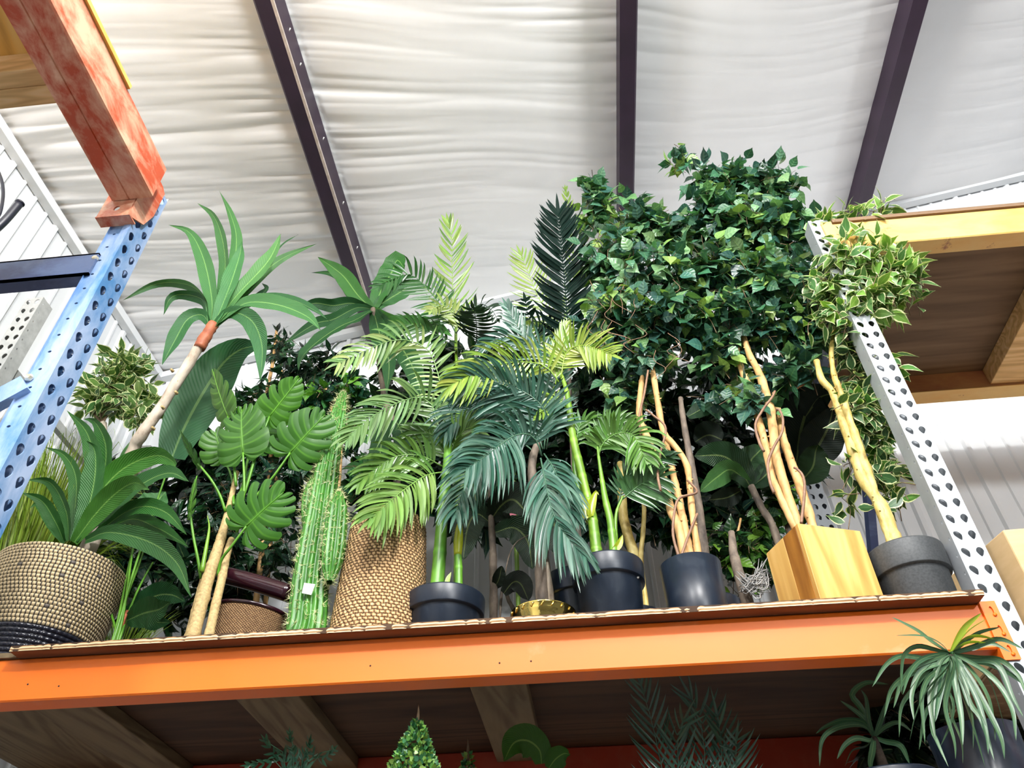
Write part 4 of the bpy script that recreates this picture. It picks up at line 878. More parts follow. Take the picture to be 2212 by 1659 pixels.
palm_cane(t, [(992, 1275), (991, 1230), (989, 1193)], [.0115, .011, .0105], 1.96, 1.96, 2, foot=SZ+.105, tint=(.6, .85, .8))
mb = MB(); mb.tube(pts([(989, 1200), (990, 1170), (992, 1145), (994, 1120)], 1.96), [.0115, .0145, .012, .004], 12, 14, col=(2.2, 1.25, .3)); mb.build('leaf_sheath', MT['palmstem'], t)
mb = MB(); ribbon(mb, pts([(962, 1272), (968, 1250), (975, 1235)], 1.95), .014, col=(.35, .55, .06)); mb.build('shoot', MT['palm'], t)
FG = (.15, .34, .05)
for lst, L, Y0, Y1, c, kw in [
    ([(960, 1020), (923, 1026), (881, 1052), (842, 1083), (805, 1118)], .125, 1.98, 1.80, (.19, .38, .08), dict(n=19, droop=.35, a0=70, a1=22)),
    ([(960, 1010), (910, 985), (860, 985), (815, 1010), (780, 1040)], .10, 2.05, 1.95, (.13, .3, .05), dict(n=18, droop=.3)),
    ([(965, 1000), (955, 960), (925, 935), (890, 930)], .09, 2.1, 2.1, (.10, .25, .05), dict(n=14)),
    ([(966, 1000), (985, 950), (1010, 925), (1030, 930)], .10, 2.05, 2.0, (.14, .32, .05), dict(n=14)),
    ([(965, 1010), (1000, 1020), (1020, 1060)], .08, 2.05, 2.0, (.10, .25, .05), dict(n=12)),
    ([(958, 960), (930, 870), (900, 858), (846, 876), (795, 906), (752, 945)], .115, 2.05, 1.86, (.17, .34, .11), dict(n=22, droop=.3, a0=65, a1=25)),
    ([(962, 950), (955, 850), (927, 758), (876, 733), (831, 740), (780, 762), (735, 782)], .11, 2.1, 1.92, (.18, .36, .10), dict(n=24, droop=.42, a0=75, a1=35, col2=(.3, .45, .14))),
    ]:
    kw = dict(kw); kw['n'] = int(kw['n']*1.45); frondpart(t, lst, L*1.12, Y0, Y1, c, w=.0125, **kw)

# ---- blue-green palm in brass pot
pgx = at(1172, 1320, 1.955)[0]; YG = 1.98
t = thing('blue_green_palm', (pgx, YG, SZ), 'drooping blue-green palm on a mottled brown trunk in the brass pot', 'artificial palm', 'potted palms')
mb = MB(); tr = pts([(1176, 1310), (1172, 1230), (1165, 1150), (1152, 1060), (1150, 995), (1165, 950)], YG, YG+.03); tr[0][2] = SZ+.05
mb.tube(tr, [.0255, .0225, .019, .0155, .014, .012], 16, 40, wob=.03, ribs=lambda u: 1+.03*np.sin(u*60)); mb.build('trunk', MT['barkgrey'], t)
mb = MB(); tr = pts([(1192, 1305), (1187, 1255), (1182, 1215)], YG-.012); tr[0][2] = SZ+.05; mb.tube(tr, [.010, .009, .004], 10, 10); mb.build('side_stem', MT['barkpale'], t)
r_ = .088; z_ = SZ+.001
mb = MB(); mb.lathe([(.001, z_), (r_*.86, z_), (r_*.9, z_+.04), (r_*.98, z_+.062), (r_*.99, z_+.066), (r_, z_+.085), (r_*1.02, z_+.088), (r_*.97, z_+.089), (r_*.9, z_+.07), (.001, z_+.07)], pgx, YG, 56); mb.v[-1][:, 2] = z_+(mb.v[-1][:, 2]-z_)*.72
for k in range(20):
    a = k*2*math.pi/20; 
    mb.tube([(pgx+r_*1.0*math.cos(a), YG+r_*1.0*math.sin(a), z_+.048), (pgx+r_*1.015*math.cos(a+.09), YG+r_*1.015*math.sin(a+.09), z_+.06)], .0028, 6, 3)
mb.build('brass_pot', MT['gold'], t)
TG = (.045, .155, .105); TG2 = (.11, .25, .18)
for lst, L, Y0, Y1, kw in [
    ([(1170, 985), (1155, 945), (1120, 938), (1085, 958), (1045, 988), (1010, 1010)], .135, 1.97, 1.80, dict(n=26, droop=.45, a0=80, a1=30)),
    ([(1175, 970), (1180, 905), (1162, 867), (1102, 833), (1040, 822), (985, 832)], .145, 2.0, 1.86, dict(n=26, droop=.38, a0=72, a1=28)),
    ([(1160, 985), (1120, 950), (1080, 955), (1030, 1000), (1002, 1055), (985, 1105)], .125, 2.02, 1.88, dict(n=22, droop=.4, a0=60, a1=25)),
    ([(1168, 990), (1178, 1040), (1195, 1110), (1230, 1165), (1262, 1198)], .125, 1.93, 1.80, dict(n=22, droop=.5, a0=42, a1=14)),
    ([(1175, 980), (1195, 1010), (1215, 1055), (1238, 1110)], .10, 2.0, 1.9, dict(n=16, droop=.4, a0=45, a1=18)),
    ([(1180, 970), (1192, 880), (1192, 790), (1150, 760), (1097, 665)], .11, 2.1, 2.05, dict(n=20, droop=.1)),
    ([(1190, 880), (1185, 765), (1132, 731), (1090, 728), (1050, 742)], .10, 2.12, 2.05, dict(n=20, droop=.3)),
    ([(1170, 960), (1110, 900), (1060, 880), (1000, 890), (965, 930)], .12, 2.08, 2.0, dict(n=20, droop=.4)),
    ([(1172, 970), (1150, 900), (1110, 870), (1050, 860)], .12, 2.0, 1.92, dict(n=18, droop=.4))]:
    kw['n'] = int(kw['n']*1.6); frondpart(t, lst, L*1.1, Y0, Y1, TG, w=.0115, col2=TG2, stemcol=(.1, .25, .15), **kw)

# ---- yellow-green areca palm in the banded black pot
pax = at(1314, 1250, 1.975)[0]
t = thing('areca_palm', (pax, 1.975, SZ), 'areca palm with lime green ringed stems in the widest glossy black pot', 'artificial palm', 'potted palms')
hp = .190; mb = MB(); pot(mb, pax, 1.975, SZ+.0005, .100, hp, .80, .30, .006); mb.build('pot', MT['blackpot'], t)
mb = MB(); mb.lathe([(0, SZ+hp-.02), (.088, SZ+hp-.02)], pax, 1.975, 24); mb.build('potting_fill', MT['soil'], t)
mb = MB(); pp = at(1376, 1246, 1.93); mb.tube([pp, pp+[.001, -.003, 0]], [.0065, .005], 12, 2); mb.build('paper_dot', MT['white'], t)
palm_cane(t, [(1290, 1205), (1281, 1130), (1271, 1080)], [.0175, .0155, .014], 1.95, 1.97, 5, foot=SZ+hp-.02)
palm_cane(t, [(1272, 1085), (1255, 1016), (1237, 940), (1225, 850), (1207, 795)], [.012, .013, .012, .009, .005], 1.97, 2.0, 8, name='upper_cane', pale=False, tint=(.85, .85, .8))
palm_cane(t, [(1262, 1100), (1246, 1040), (1240, 980), (1236, 900)], [.010, .009, .007, .005], 1.99, 2.0, 3, name='side_cane', pale=False, tint=(.45, .6, .6))
palm_cane(t, [(1327, 1208), (1319, 1130), (1307, 1076), (1295, 1000), (1290, 960)], [.0135, .0115, .010, .006, .003], 1.95, 1.97, 5, foot=SZ+hp-.02, tint=(.75, .85, .9))
palm_cane(t, [(1330, 1208), (1330, 1120), (1345, 1072)], [.008, .006, .003], 1.96, 1.97, 3, foot=SZ+hp-.02, name='side_cane', tint=(.75, .85, .9))
YL = (.42, .55, .03)
for lst, w in (([(1268, 1120), (1262, 1085), (1250, 1062)], .03), ([(1275, 1115), (1280, 1085), (1288, 1062), (1294, 1070)], .024), ([(1326, 1190), (1338, 1175), (1345, 1155)], .02)): 
    mb = MB(); ribbon(mb, pts(lst, 1.945), w, col=YL, fold=.5, base=.8, peak=.3, nv=12); mb.build('leaf_sheath', MT['palm'], t)
mb = MB(); mb.tube(pts([(1277, 1128), (1273, 1100), (1270, 1085)], 1.965), [.0155, .0175, .014], 14, 10, col=(1.9, 1.25, .4)); mb.build('leaf_sheath', MT['palmstem'], t)
AG = (.24, .44, .05); AG2 = (.4, .55, .10)
for lst, L, Y0, Y1, c, kw in [
    ([(1210, 830), (1174, 789), (1102, 783), (1040, 800), (975, 832)], .13, 2.0, 1.84, AG, dict(n=20, droop=.3, a0=70, a1=22, col2=AG2)),
    ([(1200, 830), (1207, 777), (1220, 712)], .09, 2.0, 1.98, AG, dict(n=11, droop=.05, a0=35, a1=12, col2=AG2)),
    ([(1212, 815), (1222, 765), (1250, 746), (1285, 752), (1318, 765)], .105, 1.99, 1.9, (.28, .46, .05), dict(n=20, droop=.15, a0=85, a1=40, col2=AG2, curl=-.3)),
    ([(1222, 880), (1190, 850), (1180, 880), (1160, 900)], .04, 2.0, 1.95, AG, dict(n=8)),
    ([(1293, 990), (1301, 960), (1331, 937), (1367, 940), (1394, 990)], .10, 1.98, 1.92, (.12, .3, .05), dict(n=22, droop=.45, a0=80, a1=35, curl=-.4)),
    ([(1292, 985), (1300, 950), (1320, 915), (1345, 905)], .08, 2.0, 2.0, (.10, .26, .05), dict(n=14, droop=.2)),
    ([(1345, 1078), (1385, 1046), (1425, 1030)], .09, 1.97, 1.95, (.07, .2, .06), dict(n=16, droop=.45, a0=75, a1=40)),
    ([(1335, 1090), (1350, 1040), (1390, 1000), (1440, 985)], .08, 2.02, 2.0, (.04, .13, .05), dict(n=14, droop=.3)),
    ([(1243, 960), (1255, 915), (1285, 905)], .06, 2.02, 2.0, (.1, .28, .05), dict(n=10))]:
    kw['n'] = int(kw['n']*1.4); frondpart(t, lst, L*1.1, Y0, Y1, c, w=.0115, **kw)

# ---- ficus trees
FC = [(.04, .14, .08), (.06, .21, .10), (.12, .31, .11), (.03, .11, .085), (.06, .18, .13), (.27, .50, .12), (.12, .29, .18), (.21, .43, .19), (.045, .17, .085)]
def stems(root, lists, Y0, Y1, foot, mat, name='trunk', n=12, knob=.05):
    for q, rad in lists:
        P = pts(q, Y0, Y1); 
        if foot is not None: P[0][2] = foot
        mb = MB(); mb.tube(P, rad, n, 56, wob=.045, ribs=lambda u: 1+knob*np.sin(u*47+len(q))+knob*.8*np.sin(u*91+q[0][0]))
        T = tangents(resample(P, 56))
        PP = resample(P, 56)
        for k in range(14):
            i = RNG.integers(4, 54); d = nrm(np.cross(T[i], RNG.normal(size=3))); r_ = np.interp(i/56, np.linspace(0, 1, len(rad)), rad)
            mb.tube([PP[i]+d*r_*.6, PP[i]+d*(r_+.0045)], [.0042, .002], 5, 2)
        mb.build(name, MT[mat], root)
pfx = at(1496, 1255, 1.965)[0]
t = thing('ficus_tree', (pfx, 1.965, SZ), 'ficus with pale twisted stems and a winding vine in the plain black pot', 'artificial tree', 'potted ficus trees')
hp = .172; mb = MB(); r_ = .084; mb.lathe([(.001, SZ+.0005), (r_*.9, SZ+.0005), (r_*.92, SZ+.005), (r_, SZ+hp), (r_-.004, SZ+hp), (r_-.008, SZ+hp-.03), (.001, SZ+hp-.03)], pfx, 1.965, 48); mb.build('pot', MT['blackpot'], t)
mb = MB(); mb.lathe([(0, SZ+hp-.02), (r_-.008, SZ+hp-.02)], pfx, 1.965, 24); mb.build('potting_fill', MT['soil'], t)
stems(t, [([(1481, 1215), (1466, 1139), (1451, 1106), (1436, 1046), (1421, 1001), (1400, 949), (1382, 904), (1383, 850), (1390, 800)], [.0125, .0125, .0125, .013, .0125, .012, .011, .010, .009]),
          ([(1494, 1215), (1475, 1121), (1466, 1076), (1454, 1025), (1443, 975), (1436, 940)], [.0125, .0115, .0115, .011, .010, .008]),
          ([(1509, 1212), (1497, 1121), (1491, 1061), (1484, 1007), (1463, 970), (1436, 938), (1427, 904), (1418, 850), (1410, 800), (1402, 727)], [.010, .0095, .0095, .0095, .010, .0105, .0105, .0105, .0095, .008])], 1.95, 2.12, SZ+hp-.03, 'barktan')
for q in ([(1470, 1213), (1454, 1157), (1457, 1106), (1468, 1076), (1505, 1064), (1494, 1046), (1485, 1038)], [(1427, 1060), (1421, 1025), (1426, 980), (1438, 925), (1412, 898), (1395, 885)], [(1472, 1200), (1490, 1150), (1506, 1110)], [(1384, 940), (1381, 900), (1392, 850), (1400, 800)]):
    mb = MB(); mb.tube(pts(q, 1.925, 1.96), [.0042, .0036], 7, 40, wob=.05); mb.build('vine', MT['vine'], t)
lm, tm = MB(), MB(); YF = 2.1
bl = [blob(1290, 455, YF+.05, 55, 50), blob(1360, 480, YF, 90, 55), blob(1320, 560, YF-.05, 75, 75), blob(1430, 500, YF, 70, 60), blob(1400, 590, YF-.08, 110, 80), blob(1340, 660, YF-.05, 85, 55), blob(1420, 690, YF-.05, 90, 55), blob(1300, 720, YF, 60, 50), blob(1380, 770, YF, 80, 35), blob(1275, 400, YF+.05, 22, 20), blob(1470, 620, YF, 60, 90), blob(1350, 850, YF+.12, 60, 50)]
canopy(lm, tm, bl, 420, .064, .74, FC, down=.5, leaves=6, twl=.13, facing=.7)
lm.build('foliage', MT['ficus'], t); tag(tm.build('twigs', MT['twig'], t), kind='stuff')
# hanging tendrils
for k in range(16):
    q0 = (1270+190*RNG.random(), 600+170*RNG.random()); mb = MB() if k == 0 else mb; P = pts([q0, (q0[0]+RNG.normal()*12, q0[1]+22), (q0[0]+RNG.normal()*22, q0[1]+40), (q0[0]+RNG.normal()*26, q0[1]+62)], YF-.16); mb.tube(P, [.0012, .0009], 5, 14)
mb.build('tendrils', MT['vine'], t)

# wooden planter ficus
A3 = np.array([.605, 1.875]); AC = np.array([.180, .062]); AB = np.array([-.062, .155]); zt3 = EH+1.128; zb3 = SZ+.001
t = thing('ficus_tree', (A3[0]+.06, A3[1]+.11, SZ), 'tallest ficus with pale stems planted in the square golden wood planter', 'artificial tree', 'potted ficus trees')
def slab(p, q, z0, z1, th, inn, name, mat):
    p, q = np.array(p), np.array(q); d = nrm(np.r_[q-p, 0])[:2]; i_ = np.array(inn)*th; mb = MB()
    mb.hexa([(*p, z0), (*q, z0), (*(q+i_), z0), (*(p+i_), z0), (*p, z1), (*q, z1), (*(q+i_), z1), (*(p+i_), z1)]); return bevel(mb.build(name, MT[mat], t, smooth=False), .0015)
ui, vi = nrm(np.r_[AC, 0])[:2], nrm(np.r_[AB, 0])[:2]
fb_ = slab(A3, A3+AC, zb3, zt3, .014, vi, 'planter_front_board', 'planter')
slab(A3+vi*.0145, A3+AB*.46, zb3, zt3, .014, ui, 'planter_side_board', 'planterdark'); slab(A3+AB*.462, A3+AB, zb3, zt3, .014, ui, 'planter_side_board', 'planter')
slab(A3+AB+ui*.0145, A3+AB+AC, zb3, zt3, .014, -vi, 'planter_back_board', 'planter'); slab(A3+AC+vi*.0145, A3+AC+AB-vi*.0145, zb3, zt3, .014, -ui, 'planter_side_board', 'planter')
mb = MB(); cc = A3+(AC+AB)/2; mb.hexa([(*(A3+.015*(ui+vi)+a*(AC-.03*ui)+b*(AB-.03*vi)), z) for z in (zt3-.05, zt3-.03) for a, b in ((0, 0), (1, 0), (1, 1), (0, 1))]); mb.build('potting_fill', MT['soil'], t)
stems(t, [([(1727, 1132), (1692, 1085), (1668, 1031), (1656, 970), (1644, 925), (1632, 880), (1629, 850), (1604, 806), (1590, 740)], [.0115, .0125, .012, .0125, .012, .0115, .0115, .0105, .009]),
          ([(1722, 1122), (1686, 1019), (1674, 964), (1668, 910), (1659, 865), (1640, 806), (1619, 766), (1602, 712), (1598, 690)], [.012, .0125, .0135, .0145, .015, .014, .012, .011, .008]),
          ([(1752, 1128), (1732, 1061), (1710, 1001), (1692, 946), (1682, 889), (1672, 850)], [.0135, .0135, .0135, .013, .010, .007])], 1.95, 2.12, zt3-.04, 'barktan')
for q in ([(1731, 1130), (1738, 1060), (1735, 1030), (1723, 1014), (1715, 1010)], [(1672, 1065), (1663, 1040), (1659, 1001), (1672, 965), (1689, 934), (1691, 905), (1684, 886), (1676, 884)], [(1650, 975), (1640, 955), (1632, 918), (1648, 885), (1668, 858), (1674, 845)]):
    mb = MB(); mb.tube(pts(q, 1.93, 1.945), [.0046, .004], 7, 40, wob=.05); mb.build('vine', MT['vine'], t)
lm, tm = MB(), MB(); YF = 2.12
bl = [blob(1470, 345, YF, 34, 26), blob(1540, 400, YF, 70, 50), blob(1600, 400, YF, 70, 55), blob(1660, 400, YF, 70, 45), blob(1690, 385, YF, 55, 25), blob(1560, 480, YF-.06, 110, 70), blob(1660, 490, YF-.05, 100, 70), blob(1540, 580, YF-.1, 100, 75), blob(1640, 600, YF-.1, 100, 80), blob(1720, 600, YF, 60, 80), blob(1560, 680, YF-.05, 90, 60), blob(1660, 700, YF-.03, 80, 60), blob(1730, 720, YF, 55, 60), blob(1560, 770, YF, 70, 45), blob(1700, 790, YF+.03, 60, 45), blob(1500, 700, YF, 60, 60), blob(1550, 850, YF, 26, 20), blob(1615, 850, YF-.1, 26, 45), blob(1755, 500, YF, 45, 50), blob(1765, 650, YF, 40, 60), blob(1745, 780, YF, 30, 40)]
canopy(lm, tm, bl, 640, .066, .74, FC, down=.5, leaves=6, twl=.13, facing=.7)
lm.build('foliage', MT['ficus'], t); tag(tm.build('twigs', MT['twig'], t), kind='stuff')

# variegated ficus at the right
pvx = at(1965, 1230, 1.975)[0]
t = thing('variegated_ficus_tree', (pvx, 1.975, SZ), 'leaning variegated ficus with cream-edged leaves in the matt grey pot at right', 'artificial tree')
hp = .175; mb = MB(); pot(mb, pvx, 1.975, SZ+.0005, .099, hp, .84, .42, .006); mb.build('pot', MT['greypot'], t)
mb = MB(); mb.lathe([(0, SZ+hp-.02), (.086, SZ+hp-.02)], pvx, 1.975, 24); mb.build('potting_fill', MT['soil'], t)
stems(t, [([(1934, 1180), (1915, 1115), (1892, 1075), (1865, 1036), (1845, 983), (1829, 933), (1812, 883), (1797, 845), (1775, 820), (1764, 780)], [.0185, .018, .017, .017, .0165, .0155, .014, .012, .011, .010]),
          ([(1826, 925), (1816, 850), (1804, 819), (1796, 772), (1798, 735), (1805, 700)], [.013, .013, .014, .0125, .010, .008, .006])], 1.96, 1.99, SZ+hp-.03, 'barkgold', knob=.07)
VC = [(.12, .3, .05), (.08, .22, .05), (.2, .42, .06), (.1, .27, .08)]
lm, tm = MB(), MB()
canopy(lm, tm, [blob(1870, 470, 1.93, 55, 40), blob(1790, 500, 1.95, 45, 45), blob(1845, 560, 1.9, 95, 60), blob(1920, 590, 1.88, 60, 60), blob(1880, 650, 1.9, 70, 50), blob(1800, 620, 1.93, 55, 60), blob(1900, 450, 1.93, 30, 25), blob(1800, 680, 1.92, 40, 30), blob(1950, 600, 1.88, 40, 50)], 200, .070, .50, VC, down=.4, leaves=5, twl=.13, facing=.6)
lm.build('foliage', MT['variegated'], t)
lm = MB()
canopy(lm, tm, [blob(1860, 820, 2.03, 38, 70), blob(1885, 930, 2.04, 42, 65), blob(1905, 1010, 2.04, 40, 40), blob(1850, 880, 2.0, 30, 60), blob(1920, 780, 2.0, 18, 50), blob(1830, 1005, 2.0, 40, 22), blob(1840, 1085, 1.98, 30, 28), blob(1925, 1060, 2.03, 25, 25), blob(1840, 760, 2.0, 30, 40)], 100, .066, .50, [(.035, .12, .035), (.05, .16, .04), (.08, .24, .04)], down=.35, leaves=5, twl=.11)
lm.build('lower_foliage', MT['variegated'], t); tag(tm.build('twigs', MT['twig'], t), kind='stuff')

# ================================================================== plants behind the front row
BD = (.022, .105, .03)
# back dracaena
Yb = 2.45; cb = (806, 668)
t = thing('back_dracaena', (at(830, 900, Yb)[0], Yb, SZ), 'leafy green dracaena behind the cactus, its wide leaves reaching over the purlin end', 'artificial plant')
mb = MB(); P = pts([(860, 1000), (830, 850), (806, 668)], Yb); P = np.vstack([[P[0][0]-.02, Yb, SZ+.1], P]); mb.tube(P, [.018, .016, .015, .014], 10, 20, wob=.04); mb.build('trunk', MT['barkgrey'], t)
for lst, w, Y1, c, kw in [
    ([cb, (775, 640), (745, 600), (722, 580), (686, 555)], .080, 2.35, (.05, .2, .04), dict(roll=.2)),
    ([cb, (760, 640), (740, 605), (710, 590), (672, 589)], .04, 2.45, (.04, .16, .05), dict(roll=.5)),
    ([cb, (825, 625), (848, 585), (858, 562), (874, 580)], .105, 2.4, (.035, .17, .03), dict(peak=.6)),
    ([cb, (850, 640), (890, 620), (935, 625)], .09, 2.5, (.03, .14, .03), {}),
    ([cb, (760, 655), (720, 660), (680, 655), (640, 668)], .06, 2.3, BD, dict(roll=.6)),
    ([cb, (770, 665), (720, 690), (680, 700), (610, 745)], .05, 2.25, BD, dict(roll=.5)),
    ([cb, (770, 690), (735, 705), (690, 735), (655, 768), (645, 800)], .075, 2.2, (.03, .13, .035), dict(roll=-.3)),
    ([cb, (850, 700), (900, 700), (945, 705), (978, 728)], .075, 2.4, (.05, .2, .035), dict(roll=-.2)),
    ([cb, (860, 740), (890, 790), (910, 850), (918, 880)], .085, 2.2, (.018, .09, .022), dict(roll=.1)),
    ([cb, (820, 720), (840, 780), (835, 850)], .08, 2.3, (.02, .1, .025), {}),
    ([(830, 900), (825, 950), (820, 1000), (828, 1035)], .075, 2.2, (.018, .075, .02), {}),
    ([(850, 900), (870, 940), (880, 1000)], .07, 2.3, (.015, .065, .02), {})]:
    leafpart(t, lst, w*1.15, Yb, Y1, c, wave=.04, **kw)
hidden_pot(t, at(860, 1000, Yb)[0]-.02, Yb, .1, .15)

# slender-leaved ficus at back left
def back_tree(name, lb, cat, x_px, Yt, trunks, blobs, n, L, wr, cols, group=None, bark='barktan', mat='ficus', leaves=6, down=.5, twl=.13, facing=.35, potr=.09):
    fp = np.array([at(x_px, 1240, Yt)[0], Yt, SZ])
    t = thing(name, fp, lb, cat, group)
    for q, r_ in trunks:
        P = np.vstack([[fp[0]+.02*RNG.normal(), Yt+.02*RNG.normal(), SZ+.12], pts(q, Yt)]); mb = MB(); mb.tube(P, r_, 9, 30, wob=.05); mb.build('trunk', MT[bark], t)
    lm, tm = MB(), MB(); canopy(lm, tm, blobs, n, L, wr, cols, down=down, leaves=leaves, twl=twl, facing=facing)
    lm.build('foliage', MT[mat], t); tag(tm.build('twigs', MT['twig'], t), kind='stuff'); hidden_pot(t, fp[0], Yt, potr, .14); return t
SC = [(.008, .05, .03), (.012, .065, .03), (.03, .13, .05), (.007, .035, .022), (.014, .085, .025)]
back_tree('willow_leaf_ficus', 'slender-leaved dark ficus with tan stems behind the split-leaf plant', 'artificial tree', 600, 2.6,
          [([(585, 1000), (575, 870), (590, 780), (598, 710)], [.012, .011, .010, .007]), ([(600, 1000), (605, 880), (608, 800)], [.009, .008, .006])],
          [blob(600, 745, 2.6, 28, 40), blob(650, 790, 2.55, 65, 45), blob(720, 780, 2.5, 60, 50), blob(640, 860, 2.5, 80, 55), blob(560, 870, 2.6, 60, 60), blob(640, 960, 2.5, 60, 70), blob(560, 990, 2.6, 70, 70), blob(720, 870, 2.6, 60, 70), blob(470, 1080, 2.6, 80, 60), blob(600, 1090, 2.6, 80, 80), blob(600, 1180, 2.5, 60, 50), blob(480, 1180, 2.5, 60, 60)],
          430, .075, .32, SC, down=.7, twl=.12)
back_tree('green_ficus_bush', 'mixed bright and dark leafy ficus bush just behind the cactus tip', 'artificial tree', 730, 2.42,
          [([(735, 1000), (715, 880), (700, 830)], [.01, .009, .006])],
          [blob(700, 850, 2.4, 55, 40), blob(760, 830, 2.45, 40, 45), blob(740, 930, 2.5, 60, 60), blob(660, 990, 2.4, 40, 60), blob(790, 1010, 2.4, 40, 60)],
          70, .066, .62, [(.03, .16, .04), (.12, .36, .04), (.02, .1, .05), (.015, .08, .04), (.05, .2, .05)])
FCD = [(.006, .03, .014), (.008, .042, .016), (.006, .026, .018), (.018, .075, .018)]  # dark leaf greens, darkened further to stand for shade behind the row
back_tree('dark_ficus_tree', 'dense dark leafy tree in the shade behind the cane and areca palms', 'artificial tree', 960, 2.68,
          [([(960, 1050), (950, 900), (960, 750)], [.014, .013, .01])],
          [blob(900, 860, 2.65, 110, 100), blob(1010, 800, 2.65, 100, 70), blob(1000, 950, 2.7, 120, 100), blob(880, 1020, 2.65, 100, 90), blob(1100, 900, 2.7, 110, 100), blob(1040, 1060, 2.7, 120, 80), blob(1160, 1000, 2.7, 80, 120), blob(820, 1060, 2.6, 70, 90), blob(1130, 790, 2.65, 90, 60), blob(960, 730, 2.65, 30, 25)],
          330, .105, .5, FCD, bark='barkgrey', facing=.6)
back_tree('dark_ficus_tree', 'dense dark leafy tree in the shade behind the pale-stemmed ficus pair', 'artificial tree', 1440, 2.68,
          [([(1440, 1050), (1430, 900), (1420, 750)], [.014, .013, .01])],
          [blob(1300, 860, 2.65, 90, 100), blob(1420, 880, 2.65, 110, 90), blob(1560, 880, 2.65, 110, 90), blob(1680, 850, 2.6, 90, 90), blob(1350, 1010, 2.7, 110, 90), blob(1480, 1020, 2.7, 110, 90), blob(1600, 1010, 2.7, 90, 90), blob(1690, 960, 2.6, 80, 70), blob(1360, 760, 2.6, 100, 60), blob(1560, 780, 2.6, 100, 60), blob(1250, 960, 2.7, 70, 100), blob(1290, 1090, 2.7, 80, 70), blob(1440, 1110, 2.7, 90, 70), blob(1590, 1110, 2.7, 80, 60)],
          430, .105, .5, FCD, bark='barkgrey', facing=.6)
back_tree('lemon_leaf_bush', 'low bush of small green and lime leaves between black pot and wood planter', 'artificial plant', 1600, 2.35,
          [([(1590, 1200), (1600, 1120)], [.006, .005, .004])],
          [blob(1545, 1165, 2.3, 30, 28), blob(1600, 1180, 2.3, 45, 40), blob(1640, 1130, 2.4, 40, 50), blob(1690, 1080, 2.45, 30, 50), blob(1590, 1240, 2.35, 40, 25), blob(1640, 1200, 2.35, 40, 40)],
          62, .060, .60, [(.015, .07, .018), (.05, .17, .02), (.01, .045, .018), (.12, .3, .03)], potr=.05)


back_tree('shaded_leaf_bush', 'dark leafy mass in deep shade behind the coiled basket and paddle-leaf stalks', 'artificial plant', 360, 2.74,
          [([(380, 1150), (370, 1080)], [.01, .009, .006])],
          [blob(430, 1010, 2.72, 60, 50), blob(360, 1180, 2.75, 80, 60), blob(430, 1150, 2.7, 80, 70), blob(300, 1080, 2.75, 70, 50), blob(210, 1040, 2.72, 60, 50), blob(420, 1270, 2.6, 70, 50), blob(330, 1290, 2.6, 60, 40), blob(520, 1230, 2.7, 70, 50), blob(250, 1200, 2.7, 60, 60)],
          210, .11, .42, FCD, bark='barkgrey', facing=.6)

# big-leaf plants in shade
def bigleaf(name, lb, x_px, Yt, leaves, trunks=(), bark='barkgrey', cat='artificial plant', group=None):
    fp = np.array([at(x_px, 1290, Yt)[0], Yt, SZ]); t = thing(name, fp, lb, cat, group)
    for q, r_, y1 in trunks:
        P = pts(q, Yt, y1); P[0] = [P[0][0], P[0][1], SZ+.1 if P[0][2] > SZ+.1 else max(SZ+.012, P[0][2])]; mb = MB(); mb.tube(P, r_, 10, 24, wob=.05, ribs=lambda u: 1+.04*np.sin(u*50)); mb.build('trunk', MT[bark], t)
    for lst, w, y0, y1, c, kw in leaves: leafpart(t, lst, w, y0, y1, c, fold=.14, base=.35, peak=.45, tip=1.5, **kw)
    hidden_pot(t, fp[0], Yt, .085, .12); return t
K = (.010, .045, .013); K2 = (.018, .075, .018); K3 = (.006, .02, .008)  # dark greens; the last is deepened to hold background shade
bigleaf('fiddle_leaf_plant', 'shaded grey-stemmed plant with broad oval leaves between the two pale ficus trunks', 1674, 2.3,
        [([(1620, 1050), (1595, 1010), (1560, 985), (1500, 985)], .11, 2.3, 2.2, K, {}), ([(1618, 1045), (1580, 1015), (1550, 1030), (1512, 1062)], .075, 2.3, 2.18, (.05, .17, .04), dict(roll=.3)),
         ([(1622, 1045), (1620, 1000), (1640, 975), (1650, 965)], .10, 2.3, 2.35, K2, {}), ([(1625, 1050), (1650, 1030), (1665, 1010), (1662, 985)], .08, 2.3, 2.35, K, {}), ([(1560, 950), (1530, 940), (1500, 955)], .11, 2.4, 2.4, K3, {}), ([(1600, 1060), (1570, 1075), (1530, 1080)], .07, 2.35, 2.3, K3, {})],
        [([(1690, 1190), (1674, 1150), (1647, 1100), (1622, 1050)], [.0155, .014, .0125, .012], 2.3)])
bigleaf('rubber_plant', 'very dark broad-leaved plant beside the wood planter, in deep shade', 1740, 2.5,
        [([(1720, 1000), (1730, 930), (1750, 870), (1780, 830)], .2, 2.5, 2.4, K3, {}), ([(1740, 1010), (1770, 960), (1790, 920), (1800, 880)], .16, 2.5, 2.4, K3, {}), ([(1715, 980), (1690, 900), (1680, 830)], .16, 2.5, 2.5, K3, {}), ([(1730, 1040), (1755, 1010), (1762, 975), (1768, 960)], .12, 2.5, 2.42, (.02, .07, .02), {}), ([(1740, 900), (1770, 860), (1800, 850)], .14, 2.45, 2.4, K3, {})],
        [([(1706, 1150), (1692, 1100), (1678, 1040), (1650, 960)], [.016, .0145, .013, .010], 2.5)])
